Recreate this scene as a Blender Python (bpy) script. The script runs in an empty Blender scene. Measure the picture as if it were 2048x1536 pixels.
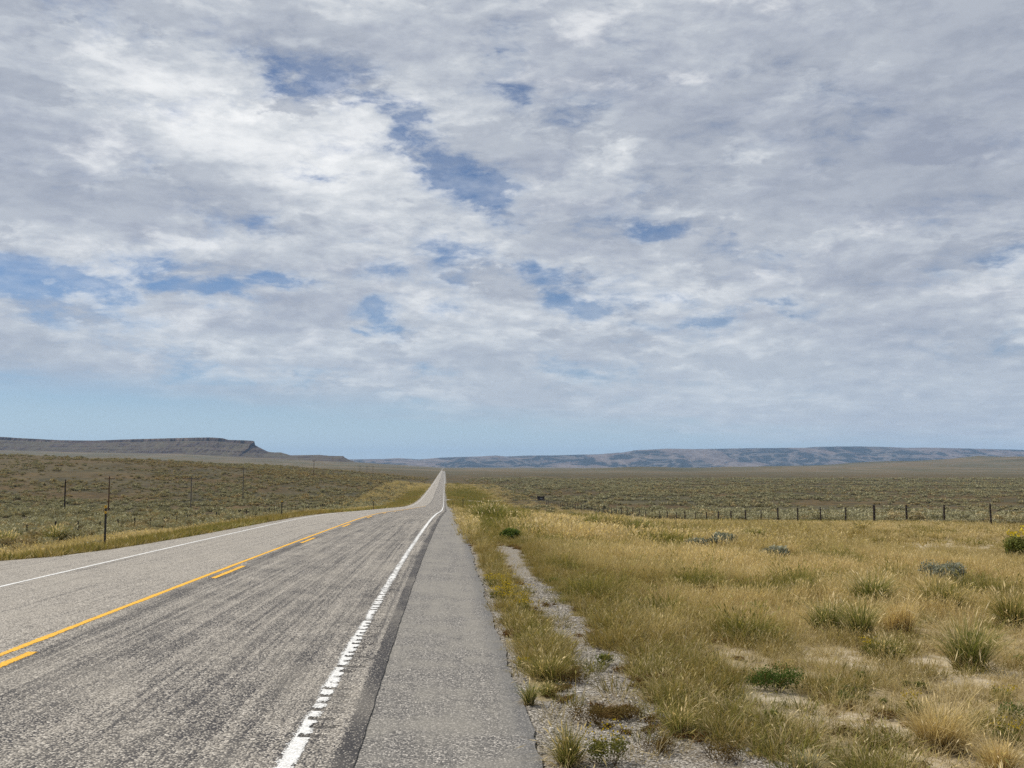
import bpy, bmesh, math, random
import numpy as np
from mathutils import Vector, Matrix

# ------------------------------------------------------------------ camera
S = bpy.context.scene
COL = S.collection
EYE = 1.90                      # camera height over the road
FPX = 2070.0                    # focal length in photo pixels (2048 wide)
YAW = math.atan((1024 - 890) / FPX)
PITCH = math.atan((935 - 768) / FPX)
cam_d = bpy.data.cameras.new('camera')
cam_d.sensor_width = 36.0
cam_d.lens = 36.0 * FPX / 2048.0
cam_d.clip_start = 0.05
cam_d.clip_end = 80000.0
cam = bpy.data.objects.new('camera', cam_d)
COL.objects.link(cam)
cam.location = (0, 0, EYE)
cam.rotation_euler = (math.pi / 2 + PITCH, 0, -YAW)
S.camera = cam

# ------------------------------------------------------------------ node helper
class NB:
    """small expression builder for shader nodes"""
    def __init__(self, tree):
        self.t = tree; self.n = tree.nodes; self.l = tree.links
    def node(self, kind, **kw):
        nd = self.n.new(kind)
        for k, v in kw.items(): setattr(nd, k, v)
        return nd
    def put(self, sock, v):
        if hasattr(v, 'is_linked') or isinstance(v, bpy.types.NodeSocket): self.l.new(v, sock)
        elif v is not None: sock.default_value = v
    def m(self, op, a, b=None, c=None, clamp=False):
        nd = self.node('ShaderNodeMath', operation=op, use_clamp=clamp)
        self.put(nd.inputs[0], a)
        if b is not None: self.put(nd.inputs[1], b)
        if c is not None: self.put(nd.inputs[2], c)
        return nd.outputs[0]
    def add(self, a, b): return self.m('ADD', a, b)
    def sub(self, a, b): return self.m('SUBTRACT', a, b)
    def mul(self, a, b): return self.m('MULTIPLY', a, b)
    def div(self, a, b): return self.m('DIVIDE', a, b)
    def vm(self, op, a, b=None, out=0):
        nd = self.node('ShaderNodeVectorMath', operation=op)
        self.put(nd.inputs[0], a)
        if b is not None: self.put(nd.inputs[1], b)
        return nd.outputs[out]
    def vscale(self, a, s):
        nd = self.node('ShaderNodeVectorMath', operation='SCALE')
        self.put(nd.inputs[0], a); self.put(nd.inputs['Scale'], s)
        return nd.outputs[0]
    def xyz(self, x, y, z):
        nd = self.node('ShaderNodeCombineXYZ')
        for i, v in enumerate((x, y, z)): self.put(nd.inputs[i], v)
        return nd.outputs[0]
    def sep(self, v):
        nd = self.node('ShaderNodeSeparateXYZ'); self.put(nd.inputs[0], v)
        return nd.outputs
    def noise(self, vec, scale, detail=4.0, rough=0.5, lac=2.0, dist=0.0, color=False):
        nd = self.node('ShaderNodeTexNoise', noise_dimensions='3D')
        self.put(nd.inputs['Vector'], vec)
        for k, v in (('Scale', scale), ('Detail', detail), ('Roughness', rough), ('Lacunarity', lac), ('Distortion', dist)):
            self.put(nd.inputs[k], v)
        return nd.outputs['Color' if color else 'Fac']
    def voro(self, vec, scale, feature='F1', out='Distance', rnd=1.0):
        nd = self.node('ShaderNodeTexVoronoi', feature=feature)
        self.put(nd.inputs['Vector'], vec); nd.inputs['Scale'].default_value = scale
        nd.inputs['Randomness'].default_value = rnd
        return nd.outputs[out]
    def ss(self, x, a, b, lo=0.0, hi=1.0, lin=False):
        nd = self.node('ShaderNodeMapRange', interpolation_type='LINEAR' if lin else 'SMOOTHSTEP')
        nd.clamp = True
        self.put(nd.inputs['Value'], x)
        for k, v in (('From Min', a), ('From Max', b), ('To Min', lo), ('To Max', hi)): self.put(nd.inputs[k], v)
        return nd.outputs['Result']
    def mix(self, f, a, b, blend='MIX'):
        nd = self.node('ShaderNodeMix', data_type='RGBA', blend_type=blend)
        self.put(nd.inputs['Factor'], f)
        for k, v in ((6, a), (7, b)):
            if isinstance(v, (tuple, list)) and len(v) == 3: v = (*v, 1.0)
            self.put(nd.inputs[k], v)
        return nd.outputs[2]
    def attr(self, name, out='Fac', kind='GEOMETRY'):
        nd = self.node('ShaderNodeAttribute', attribute_name=name, attribute_type=kind)
        return nd.outputs[out]
    def ramp(self, f, stops):
        nd = self.node('ShaderNodeValToRGB')
        self.put(nd.inputs[0], f)
        e = nd.color_ramp.elements
        while len(e) < len(stops): e.new(0.5)
        for i, (p, c) in enumerate(stops):
            e[i].position = p; e[i].color = (*c, 1.0) if len(c) == 3 else c
        return nd.outputs[0]

# ------------------------------------------------------------------ world: physical sky with a broken cloud deck
SUN_EL, SUN_AZ = math.radians(52), math.radians(-62)     # azimuth measured from +Y (down the road), negative = left
SUN_DIR = Vector((math.sin(SUN_AZ) * math.cos(SUN_EL), math.cos(SUN_AZ) * math.cos(SUN_EL), math.sin(SUN_EL)))
SKY_STRENGTH = 0.10
W = bpy.data.worlds.new('World'); S.world = W; W.use_nodes = True
W.cycles.sampling_method = 'MANUAL'; W.cycles.sample_map_resolution = 256
def build_world():
    t = W.node_tree; t.nodes.clear(); b = NB(t)
    out = b.node('ShaderNodeOutputWorld'); bg = b.node('ShaderNodeBackground')
    bg.inputs['Strength'].default_value = SKY_STRENGTH
    sky = b.node('ShaderNodeTexSky', sky_type='NISHITA')
    sky.sun_disc = False; sky.sun_elevation = SUN_EL; sky.sun_rotation = SUN_AZ
    sky.altitude = 2000; sky.air_density = 1.0; sky.dust_density = 0.6; sky.ozone_density = 1.5
    D = b.node('ShaderNodeTexCoord').outputs['Generated']
    D = b.vm('NORMALIZE', D)
    x, y, z = b.sep(D)
    zc = b.add(b.m('MAXIMUM', z, 0.0), 0.075)
    P = b.xyz(b.div(x, zc), b.div(y, zc), 0.0)
    # blue openings in the deck: (photo x, y, half width, half height, amount)
    holes = [(470,112,36,12,.5),(530,138,36,18,.95),(575,168,40,16,.85),(640,180,44,30,.72),(690,208,46,20,.9),(745,212,50,18,.9),(785,232,44,24,.95),
             (815,262,36,36,1.0),(855,295,44,36,1.05),(900,335,55,34,1.15),(948,370,46,30,1.1),(985,410,42,46,.85),(835,330,40,14,.7),
             (1005,135,48,50,.8),(1040,178,34,40,.8),(1150,235,80,26,.45),
             (0,545,80,42,1.1),(120,560,95,22,1.0),(210,580,70,22,.7),(340,558,60,22,.9),(450,572,90,17,1.0),(560,568,80,13,.9),(450,610,60,13,.6),
             (540,470,44,24,.6),(620,345,50,10,.6),(690,355,40,10,.5),(690,452,26,8,.5),(735,474,40,8,.6),(920,492,95,26,.6),(810,545,70,50,.5),
             (760,620,46,26,.8),(800,650,50,16,.6),(885,622,36,22,.7),(720,662,20,8,.6),
             (1090,550,60,24,.95),(1120,590,42,30,1.0),(1160,620,46,18,1.05),(1310,458,48,14,1.0),(1275,466,36,8,.6),(1465,450,14,34,.7),(1490,505,60,30,.55),
             (1420,640,80,17,1.0),(1530,615,60,14,.9),(1340,610,90,20,.5),(1600,630,40,12,.6),
             (300,755,230,20,.45),(700,740,300,12,.35),(1250,742,130,24,.5),(100,735,120,12,.35)]
    wg = b.vm('SUBTRACT', b.noise(b.vm('MULTIPLY', D, (1.0, 1.0, 2.0)), 13.0, 5.0, 0.62, color=True), (0.5, 0.5, 0.5))
    Dg = b.vm('ADD', D, b.vm('MULTIPLY', wg, (0.085, 0.085, 0.05)))
    Dt = b.vm('ADD', D, b.vm('MULTIPLY', wg, (0.15, 0.15, 0.08)))
    gap = None
    for (px, py, hw, hh, amt) in holes:
        c = ray(px, py)
        d = b.vm('MULTIPLY', b.vm('SUBTRACT', Dg, tuple(c)), (FPX / hw / 1.08, FPX / hw / 1.08, FPX / hh / 1.0))
        g = b.mul(b.m('EXPONENT', b.mul(b.vm('DOT_PRODUCT', d, d, 1), -0.7)), amt)
        gap = g if gap is None else b.m('MAXIMUM', gap, g)
    # grey masses and bright billows, placed the same way (+ darker, - brighter)
    tones = [(150,400,330,60,.55),(560,80,260,70,.6),(60,255,250,50,.35),(1010,330,170,70,.4),(1330,290,130,60,.55),(1650,285,200,60,.9),(1540,370,170,40,.7),
             (1900,190,220,90,.7),(1880,340,240,80,.6),(1620,90,220,40,.25),(1200,480,120,50,.25),(1800,500,300,80,.4),(1950,70,150,70,.5),(1500,50,200,50,.15),
             (780,110,120,70,.25),(1100,700,240,30,.25),(1800,650,300,60,.2),
             (400,190,240,70,-.6),(680,270,160,60,-.6),(200,320,200,26,-.5),(800,390,170,50,-.55),(60,430,160,26,-.5),(240,150,120,50,-.5),
             (1220,300,90,44,-1.2),(1490,315,110,34,-1.1),(1650,345,70,26,-.9),(1850,262,180,16,-.8),(2020,310,70,40,-.8),(1700,480,120,20,-.5),(2020,640,60,24,-.6),(830,600,100,30,-.4),(1190,585,80,24,-.4),(330,500,200,20,-.3),(1400,430,110,40,-.3),(600,480,200,30,-.25)]
    tone = None
    for (px, py, hw, hh, amt) in tones:
        c = ray(px, py)
        d = b.vm('MULTIPLY', b.vm('SUBTRACT', Dt, tuple(c)), (FPX / hw, FPX / hw, FPX / hh))
        g = b.mul(b.m('EXPONENT', b.mul(b.vm('DOT_PRODUCT', d, d, 1), -0.8)), amt)
        tone = g if tone is None else b.add(tone, g)
    tone = b.m('MAXIMUM', b.m('MINIMUM', tone, 0.85), -0.95)
    # billow noise in the plane of the deck
    w1 = b.vm('SUBTRACT', b.noise(P, 0.9, 3.0, 0.55, color=True), (0.5, 0.5, 0.5))
    Pw = b.vm('ADD', P, b.vscale(w1, 0.55))
    n1 = b.noise(Pw, 1.15, 7.0, 0.55)
    sd = Vector((SUN_DIR.x, SUN_DIR.y, 0)).normalized() * 0.16
    n1s = b.noise(b.vm('ADD', Pw, tuple(sd)), 1.15, 4.0, 0.52)
    n0 = b.noise(P, 0.42, 3.0, 0.5)
    # fine billows keyed to direction (keeps puffs round-ish low in the sky)
    Dq = b.vm('MULTIPLY', D, (1.0, 1.0, 2.6))
    w2 = b.vm('SUBTRACT', b.noise(Dq, 9.0, 3.0, 0.55, color=True), (0.5, 0.5, 0.5))
    n2 = b.noise(b.vm('ADD', Dq, b.vscale(w2, 0.05)), 10.0, 8.0, 0.66)
    sd2 = Vector((-0.006, 0.0, 0.016))
    n2s = b.noise(b.vm('ADD', b.vm('ADD', Dq, b.vscale(w2, 0.05)), tuple(sd2)), 10.0, 5.0, 0.62)
    f = b.add(b.mul(b.sub(n1, 0.5), 0.9), b.mul(b.sub(n2, 0.5), 2.3))
    f = b.add(f, b.mul(b.sub(n0, 0.5), 0.25))
    dens = b.sub(b.add(f, 0.44), b.mul(gap, 0.72))
    alpha = b.ss(dens, -0.42, 0.36)
    n5v = b.noise(Dq, 22.0, 5.0, 0.62)
    # lower limit of the deck: slants down to the right, blurs into haze
    edge = b.sub(0.044, b.mul(x, 0.075))
    ez = b.add(b.sub(z, edge), b.mul(b.sub(n1, 0.5), 0.03))
    alpha = b.mul(alpha, b.ss(ez, -0.012, 0.030, 0.0, 0.93))
    veil = b.mul(b.ss(z, 0.02, 0.14, 0.0, 0.34), b.ss(b.add(b.mul(n1, 0.5), b.mul(n5v, 0.5)), 0.36, 0.60))
    alpha = b.m('MAXIMUM', alpha, veil)
    # tone of the cloud: sun-side of each billow light, thick undersides grey
    lit = b.add(b.mul(b.sub(n1, n1s), 0.75), b.mul(b.sub(n2, n2s), 0.95))
    thick = b.add(b.mul(b.sub(n1, 0.5), 0.45), b.mul(b.sub(n0, 0.5), 0.9))
    br = b.add(b.sub(b.add(0.46, lit), thick), b.mul(tone, -0.26))
    w3 = b.vm('SUBTRACT', b.noise(Dq, 5.0, 4.0, 0.6, color=True), (0.5, 0.5, 0.5))
    n3 = b.noise(b.vm('ADD', Dq, b.vscale(w3, 0.16)), 4.6, 4.0, 0.55)
    br = b.add(br, b.mul(b.sub(n3, 0.5), 0.85))
    br = b.add(br, b.ss(dens, 0.26, 0.02, 0.0, 0.12))
    n5 = b.noise(Pw, 5.5, 5.0, 0.6); n6 = b.noise(b.vm('ADD', Dq, b.vscale(w2, 0.03)), 34.0, 5.0, 0.6)
    br = b.add(br, b.add(b.mul(b.sub(n5, 0.5), 0.30), b.mul(b.sub(n6, 0.5), 0.34)))
    br = b.add(b.mul(b.sub(br, 0.5), 1.22), 0.50)
    cc = b.ramp(br, [(0.0, (0.30, 0.33, 0.40)), (0.30, (0.40, 0.43, 0.49)), (0.52, (0.505, 0.535, 0.575)), (0.75, (0.67, 0.69, 0.705)), (1.0, (0.90, 0.90, 0.89))])
    # ragged lower scud, grey against the lighter deck, and sunlit billows
    w4 = b.vm('SUBTRACT', b.noise(Dq, 16.0, 3.0, 0.6, color=True), (0.5, 0.5, 0.5))
    n4 = b.noise(b.vm('ADD', Dq, b.vscale(w4, 0.035)), 9.0, 9.0, 0.62)
    scud = b.ss(b.add(n4, b.mul(tone, 0.085)), 0.515, 0.595, 0.0, 0.78)
    cc = b.mix(scud, cc, b.mix(b.ss(n2, 0.4, 0.62), (0.335, 0.365, 0.425), (0.43, 0.46, 0.51)))
    glow = b.ss(b.add(b.sub(1.0, n4), b.mul(tone, -0.12)), 0.53, 0.73, 0.0, 0.72)
    cc = b.mix(glow, cc, (0.85, 0.855, 0.85))
    # thin the deck's contrast towards the horizon
    cc = b.mix(b.ss(z, 0.17, 0.04, 0.0, 0.50), cc, (0.47, 0.535, 0.60))
    cc10 = b.vscale(cc, 1.0 / SKY_STRENGTH)
    skyc = b.vm('MULTIPLY', sky.outputs[0], (0.54, 0.60, 0.68))
    hz = b.ss(z, 0.10, 0.0, 0.0, 0.75)
    skyc = b.mix(hz, skyc, tuple(v / SKY_STRENGTH for v in (0.47, 0.61, 0.70)))
    colr = b.mix(alpha, skyc, cc10)
    b.l.new(colr, bg.inputs[0]); b.l.new(bg.outputs[0], out.inputs[0])

_cy, _sy, _cp, _sp = math.cos(YAW), math.sin(YAW), math.cos(PITCH), math.sin(PITCH)
def ray(px, py):
    """world direction of a photo pixel (2048 x 1536)"""
    a = (px - 1024) / FPX; c = (768 - py) / FPX
    yl = _cp - c * _sp; zl = _sp + c * _cp
    return Vector((a * _cy + yl * _sy, -a * _sy + yl * _cy, zl)).normalized()
build_world()

sun_d = bpy.data.lights.new('sun', 'SUN')
sun_d.energy = 3.9; sun_d.angle = math.radians(1.2); sun_d.color = (1.0, 0.955, 0.88)
sun = bpy.data.objects.new('sun', sun_d); COL.objects.link(sun)
sun.rotation_euler = (-SUN_DIR).to_track_quat('-Z', 'Y').to_euler()
S.view_settings.view_transform = 'Standard'
S.view_settings.look = 'None'
S.view_settings.exposure = 0.2
S.view_settings.gamma = 1.0
S.cycles.use_denoising = False
S.cycles.max_bounces = 6
S.cycles.diffuse_bounces = 3
S.cycles.transparent_max_bounces = 12

# ------------------------------------------------------------------ numeric helpers
RNG = np.random.default_rng(7)
_perm = np.random.default_rng(3).permutation(512)
_perm = np.concatenate([_perm, _perm, _perm])
_grad = np.random.default_rng(4).uniform(0, 2 * np.pi, 512)
_gx, _gy = np.cos(_grad), np.sin(_grad)
def perlin(x, y):
    x = np.asarray(x, float); y = np.asarray(y, float)
    xi = np.floor(x).astype(int); yi = np.floor(y).astype(int)
    xf = x - xi; yf = y - yi
    u = xf * xf * xf * (xf * (xf * 6 - 15) + 10); v = yf * yf * yf * (yf * (yf * 6 - 15) + 10)
    def g(ix, iy, fx, fy):
        h = _perm[(_perm[ix & 511] + iy) & 511]
        return _gx[h] * fx + _gy[h] * fy
    a = g(xi, yi, xf, yf); b_ = g(xi + 1, yi, xf - 1, yf)
    c = g(xi, yi + 1, xf, yf - 1); d = g(xi + 1, yi + 1, xf - 1, yf - 1)
    return ((a + u * (b_ - a)) + v * ((c + u * (d - c)) - (a + u * (b_ - a)))) * 1.5
def fbm(x, y, octv=4, rough=0.5):
    s = 0; a = 1.0; n = 0
    for o in range(octv):
        s = s + a * perlin(x * 2 ** o + 17.3 * o, y * 2 ** o - 9.1 * o); n += a; a *= rough
    return s / n
def sstep(x, a, b):
    t = np.clip((np.asarray(x, float) - a) / (b - a), 0, 1)
    return t * t * (3 - 2 * t)

# ------------------------------------------------------------------ the lie of the land
_kd = np.array([-400, 48, 76, 190, 370, 700, 750, 3150, 3400, 60000.])
_ks = np.array([-.0145, -.0145, -.034, -.034, -.0005, -.0005, .0024, .0024, .0005, .0005])
_dd = np.concatenate([np.arange(-400, 400, 1.0), np.arange(400, 60001, 10.0)])
_sl = np.interp(_dd, _kd, _ks)
_zz = np.concatenate([[0], np.cumsum((_sl[1:] + _sl[:-1]) / 2 * np.diff(_dd))])
_zz -= np.interp(0, _dd, _zz)
def road_z(d): return np.interp(d, _dd, _zz)
def road_cx(d): return 0.80 * sstep(d, 12, 105)
def crown(u): return 0.07 - 0.02 * np.abs(u + 4.7)
def left_edge(d):
    return np.interp(d, [-400, 18, 26.8, 28.5, 31.5, 37.5, 48.6, 80, 60000], [-13.5, -13.2, -11.5, -10.4, -9.75, -9.3, -8.95, -8.85, -8.85])
def edge_base(d): return 0.70 - 0.42 * sstep(d, 35, 90)
def right_edge(d): return edge_base(d) + 0.085 * fbm(np.asarray(d) * 1.3, np.zeros_like(np.asarray(d, float)) + 3.7, 4, 0.6)

def ground_z(X, d):
    X = np.asarray(X, float); d = np.asarray(d, float)
    u = X - road_cx(d)
    rz = road_z(d)
    el = left_edge(d)
    ro = u - edge_base(d)                       # metres out from the right edge of the pavement
    lo = el - u                         # metres out from the left edge
    far = sstep(d, 250, 700)
    # right verge: level gravel, then a shallow fall to the fence line
    dropR = np.interp(ro, [0, 1.6, 4, 9, 16, 30, 60, 200], [0.03, 0.10, 0.33, 0.75, 0.85, 0.75, 1.1, 1.3])
    # left verge falls away more
    near = 1 - sstep(d, 90, 200)
    fz = np.interp(d, [0, 30, 54, 69, 89, 114, 139, 164, 200, 250, 300], [-0.6, -0.7, -1.24, -2.03, -2.9, -4.35, -5.15, -5.85, -6.85, -7.9, -8.6])
    fdrop = np.where(d < 300, np.maximum(road_z(np.minimum(d, 300)) - fz, 0.3), 0.42)
    kf = np.clip((ro - 3) / 19.0, 0, 1) ** 0.8
    dropR = dropR * (1 - kf) + kf * (fdrop + 0.3 * sstep(ro, 30, 90))
    dropL = np.interp(lo, [0, 0.8, 3, 7, 14, 40, 200], [0.03, 0.10, 0.45, 1.2, 1.75, 2.0, 1.8]) * (0.55 + 0.45 * near)
    drop = np.where(ro > 0, dropR, np.where(lo > 0, dropL, 0.0))
    z = rz - drop * (1 - 0.3 * far)
    inside = np.minimum(sstep(-ro, 0.05, 0.30), sstep(-lo, 0.05, 0.35))
    z = z + np.where((ro <= 0) & (lo <= 0), crown(np.clip(u, -14, 0.7)) - 0.035 - 0.22 * inside, 0)
    edge_c = np.where(ro > 0, crown(0.7), crown(el))
    z = z + np.where((ro > 0) | (lo > 0), edge_c * np.exp(-np.maximum(np.maximum(ro, lo), 0) / 3.0), 0)
    out = np.maximum(np.maximum(ro, lo), 0)
    k = sstep(out, 0.5, 7)
    z = z + k * (0.10 * fbm(X * 0.35, d * 0.35, 3) + 0.05 * fbm(X * 1.3, d * 1.3, 2))
    kk = sstep(out, 15, 70)
    z = z + kk * (0.55 * fbm(X * 0.022, d * 0.022, 3) + 1.6 * sstep(d, 250, 900) * fbm(X * 0.004, d * 0.004 + 5, 4))
    z = z + sstep(out, 60, 500) * sstep(d, 900, 2600) * 7.0 * fbm(X * 0.0016 + 2.3, d * 0.0011, 4)
    # brown rise left of the road
    hx = 22.0 * (1 - np.exp(-np.maximum(-X - 12, 0) / 150.0))
    z = z + hx * sstep(d, 230, 590) * (1 - 0.62 * sstep(d, 640, 1300)) * (1 + 0.10 * fbm(X * 0.012, d * 0.012, 3) * sstep(-X, 20, 90))
    # apron under the mesa
    ax = np.interp(-X, [-200, 100, 366, 570, 1000, 1720, 6000], [0, 2, 16, 26, 46, 60, 90])
    z = z + ax * sstep(d, 1300, 4300)
    # low tan hills on the right, some km out
    hr = np.interp(X, [700, 1100, 1400, 1700, 2000, 2800, 6000, 20000], [0, 3, 12, 26, 40, 52, 60, 40])
    z = z + hr * np.exp(-((d - 3700) / 650.0) ** 2) * (1 + 0.6 * fbm(X * 0.003, d * 0.003, 4))
    z = z + np.interp(X, [150, 500, 1200, 2500], [0, 1, 1, 0.3]) * 9 * np.exp(-((d - 2700) / 260.0) ** 2) * (0.5 + fbm(X * 0.004, d * 0.004 + 9, 3))
    return z

def at(px, py, dmin=2.0, dmax=4000.0):
    """point of the ground that a photo pixel shows"""
    r = ray(px, py)
    ds = np.geomspace(dmin, dmax, 6000)
    xs = r.x / r.y * ds; zs = EYE + r.z / r.y * ds
    g = ground_z(xs, ds)
    i = int(np.argmax(zs <= g))
    return Vector((xs[i], ds[i], g[i]))

# ------------------------------------------------------------------ mesh + material helpers
def tag(o, label=None, cat=None, group=None, kind=None):
    if label: o['label'] = label
    if cat: o['category'] = cat
    if group: o['group'] = group
    if kind: o['kind'] = kind
    return o
def mesh_from(name, V, F, mats=None, smooth=False, mi=None):
    me = bpy.data.meshes.new(name)
    V = np.asarray(V, np.float32); 
    if isinstance(F, np.ndarray):
        n, k = F.shape
        me.vertices.add(len(V)); me.vertices.foreach_set('co', V.ravel())
        me.loops.add(n * k); me.loops.foreach_set('vertex_index', F.astype(np.int32).ravel())
        me.polygons.add(n); me.polygons.foreach_set('loop_start', np.arange(0, n * k, k, dtype=np.int32))
        me.update(calc_edges=True)
    else:
        me.from_pydata([tuple(map(float, v)) for v in V], [], F)
    for m in (mats if isinstance(mats, (list, tuple)) else [mats] if mats else []): me.materials.append(m)
    if mi is not None: me.polygons.foreach_set('material_index', np.asarray(mi, np.int32))
    me.polygons.foreach_set('use_smooth', np.full(len(me.polygons), bool(smooth)))
    me.update()
    return me
def link(name, me, parent=None, loc=None):
    o = bpy.data.objects.new(name, me); COL.objects.link(o)
    if parent: o.parent = parent
    if loc is not None: o.location = loc
    return o
def fattr(me, name, arr):
    a = me.attributes.new(name, 'FLOAT', 'POINT'); a.data.foreach_set('value', np.asarray(arr, np.float32).ravel())
def grid_mesh(name, X, Y, Z, mat, smooth=True):
    r, c = X.shape
    V = np.stack([X, Y, Z], -1).reshape(-1, 3)
    i = np.arange(r - 1)[:, None] * c + np.arange(c - 1)[None, :]
    F = np.stack([i, i + 1, i + c + 1, i + c], -1).reshape(-1, 4)
    return mesh_from(name, V, F, mat, smooth)
def new_mat(name):
    m = bpy.data.materials.new(name); m.use_nodes = True
    m.node_tree.nodes.clear(); b = NB(m.node_tree)
    o = b.node('ShaderNodeOutputMaterial')
    return m, b, o
def principled(b, o, col, rough=0.9, spec=0.2, normal=None, alpha=None):
    p = b.node('ShaderNodeBsdfPrincipled')
    if isinstance(col, tuple): col = (*col[:3], 1.0)
    b.put(p.inputs['Base Color'], col); b.put(p.inputs['Roughness'], rough)
    b.put(p.inputs['Specular IOR Level'], spec)
    if normal is not None: b.put(p.inputs['Normal'], normal)
    if alpha is not None: b.put(p.inputs['Alpha'], alpha)
    b.l.new(p.outputs[0], o.inputs[0]); return p
def bump(b, h, strength, dist):
    nd = b.node('ShaderNodeBump'); b.put(nd.inputs['Height'], h)
    nd.inputs['Strength'].default_value = strength; nd.inputs['Distance'].default_value = dist
    return nd.outputs[0]
def pos(b): return b.node('ShaderNodeNewGeometry').outputs['Position']
def simple_mat(name, col, rough=0.8, var=0.25, scale=8.0, spec=0.2):
    m, b, o = new_mat(name)
    p = b.node('ShaderNodeTexCoord').outputs['Object']
    n = b.noise(p, scale, 5, 0.6)
    principled(b, o, b.mix(b.ss(n, 0.3, 0.7), tuple(c * (1 - var) for c in col), tuple(min(1, c * (1 + var)) for c in col)), rough, spec,
               bump(b, n, 0.3, 0.01))
    return m

# ------------------------------------------------------------------ ground material
def ground_material():
    m, b, o = new_mat('rangeland')
    p = pos(b)
    x, y, z = b.sep(p)
    dist = b.m('SQRT', b.add(b.mul(x, x), b.mul(y, y)))
    gravel = b.attr('gravel'); green = b.attr('green'); bare = b.attr('bare'); sage = b.attr('sage'); tan = b.attr('tan')
    fine = b.noise(p, 22.0, 6, 0.65); mid = b.noise(p, 1.6, 5, 0.6)
    big = b.noise(p, 0.02, 4, 0.55); huge = b.noise(p, 0.003, 4, 0.6)
    soil = b.ramp(fine, [(0.25, (0.13, 0.10, 0.06)), (0.5, (0.29, 0.235, 0.145)), (0.75, (0.50, 0.42, 0.28))])
    straw = b.mix(b.ss(mid, 0.35, 0.65), soil, (0.25, 0.185, 0.085))
    olive = b.ramp(mid, [(0.3, (0.085, 0.075, 0.03)), (0.7, (0.155, 0.13, 0.055))])
    c = b.mix(b.mul(green, 0.7), straw, olive)
    # range beyond the fences: dry soil, mottled with low cover too small to tell apart
    rs = b.noise(b.vm('MULTIPLY', p, (1.0, 0.55, 1.0)), 0.55, 5, 0.7)
    rs2 = b.noise(b.vm('MULTIPLY', p, (1.0, 0.35, 1.0)), 0.07, 5, 0.7)
    fcover = b.ramp(b.add(b.mul(rs, 0.6), b.mul(rs2, 0.4)), [(0.36, (0.030, 0.027, 0.017)), (0.47, (0.055, 0.048, 0.028)), (0.60, (0.10, 0.082, 0.046)), (0.72, (0.17, 0.13, 0.073))])
    warm = b.mix(b.ss(big, 0.40, 0.62), (1.0, 1.04, 0.98), (1.25, 1.02, 0.80))
    fcover = b.mix(1.0, fcover, warm, 'MULTIPLY')
    far_c = b.ramp(huge, [(0.30, (0.065, 0.060, 0.034)), (0.46, (0.10, 0.086, 0.050)), (0.58, (0.150, 0.116, 0.070)), (0.72, (0.080, 0.072, 0.042))])
    rs3 = b.noise(b.vm('MULTIPLY', p, (1.0, 0.3, 1.0)), 0.015, 6, 0.7)
    far_c = b.mix(b.ss(rs3, 0.45, 0.62, 0, 0.7), far_c, (0.085, 0.085, 0.05))
    fcover = b.mix(b.ss(dist, 600, 2600), fcover, far_c)
    fcover = b.mix(b.mul(tan, 0.55), fcover, b.mix(rs, (0.085, 0.060, 0.034), (0.19, 0.135, 0.07)))
    c = b.mix(sage, c, fcover)
    # pale bare earth
    bs = b.mul(bare, b.ss(b.noise(p, 2.6, 5, 0.7), 0.36, 0.56))
    c = b.mix(bs, c, b.mix(fine, (0.42, 0.35, 0.25), (0.62, 0.54, 0.42)))
    # gravel
    vd = b.voro(p, 55.0, 'F1', 'Distance'); vc = b.voro(p, 55.0, 'F1', 'Color')
    chip = b.mix(b.sep(vc)[0], (0.15, 0.135, 0.115), (0.52, 0.475, 0.41))
    chip = b.mix(b.ss(vd, 0.35, 0.75), chip, (0.09, 0.078, 0.06))
    chip = b.mix(b.ss(b.noise(p, 1.5, 5, 0.65), 0.46, 0.66, 0.0, 0.65), chip, (0.19, 0.155, 0.105))
    gm = b.ss(b.add(gravel, b.mul(b.sub(b.noise(p, 5.0, 5, 0.7), 0.5), 0.8)), 0.40, 0.60)
    c = b.mix(gm, c, chip)
    h = b.add(b.mul(b.sub(1.0, vd), b.mul(gm, 0.6)), b.mul(fine, 0.6))
    principled(b, o, c, 0.95, 0.08, bump(b, h, 0.7, 0.02))
    return m

# ------------------------------------------------------------------ ground sheet
def build_ground():
    pos_u = np.concatenate([np.arange(0.75, 6, 0.18), np.arange(6, 16, 0.4), np.arange(16, 46, 1.0)])
    pos_u = np.concatenate([[0.2, 0.5, 0.62, 0.70], pos_u, 46 + np.cumsum(1.05 * 1.062 ** np.arange(118))])
    neg_u = np.concatenate([-np.arange(8.4, 14.6, 0.15), -np.arange(14.6, 20, 0.4), -np.arange(20, 46, 1.0)])
    neg_u = np.concatenate([[-1.0, -3, -5, -7, -8.0], neg_u, -46 - np.cumsum(1.05 * 1.062 ** np.arange(118))])
    U = np.sort(np.concatenate([pos_u, neg_u]))
    D = np.concatenate([-np.geomspace(6000, 12, 30), np.arange(-10, 2, 1.0), np.arange(2, 40, 0.22), np.arange(40, 120, 0.7), np.geomspace(120, 24000, 290)])
    DD, UU = np.meshgrid(D, U, indexing='ij')
    XX = UU + road_cx(DD)
    ZZ = ground_z(XX, DD)
    me = grid_mesh('ground', XX, DD, ZZ, ground_material())
    zon = zones(XX.ravel(), DD.ravel())
    for k, v in zon.items(): fattr(me, k, v)
    o = link('ground', me); tag(o, 'dry rangeland ground of straw coloured soil reaching the horizon', kind='structure')
    return o

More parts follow.
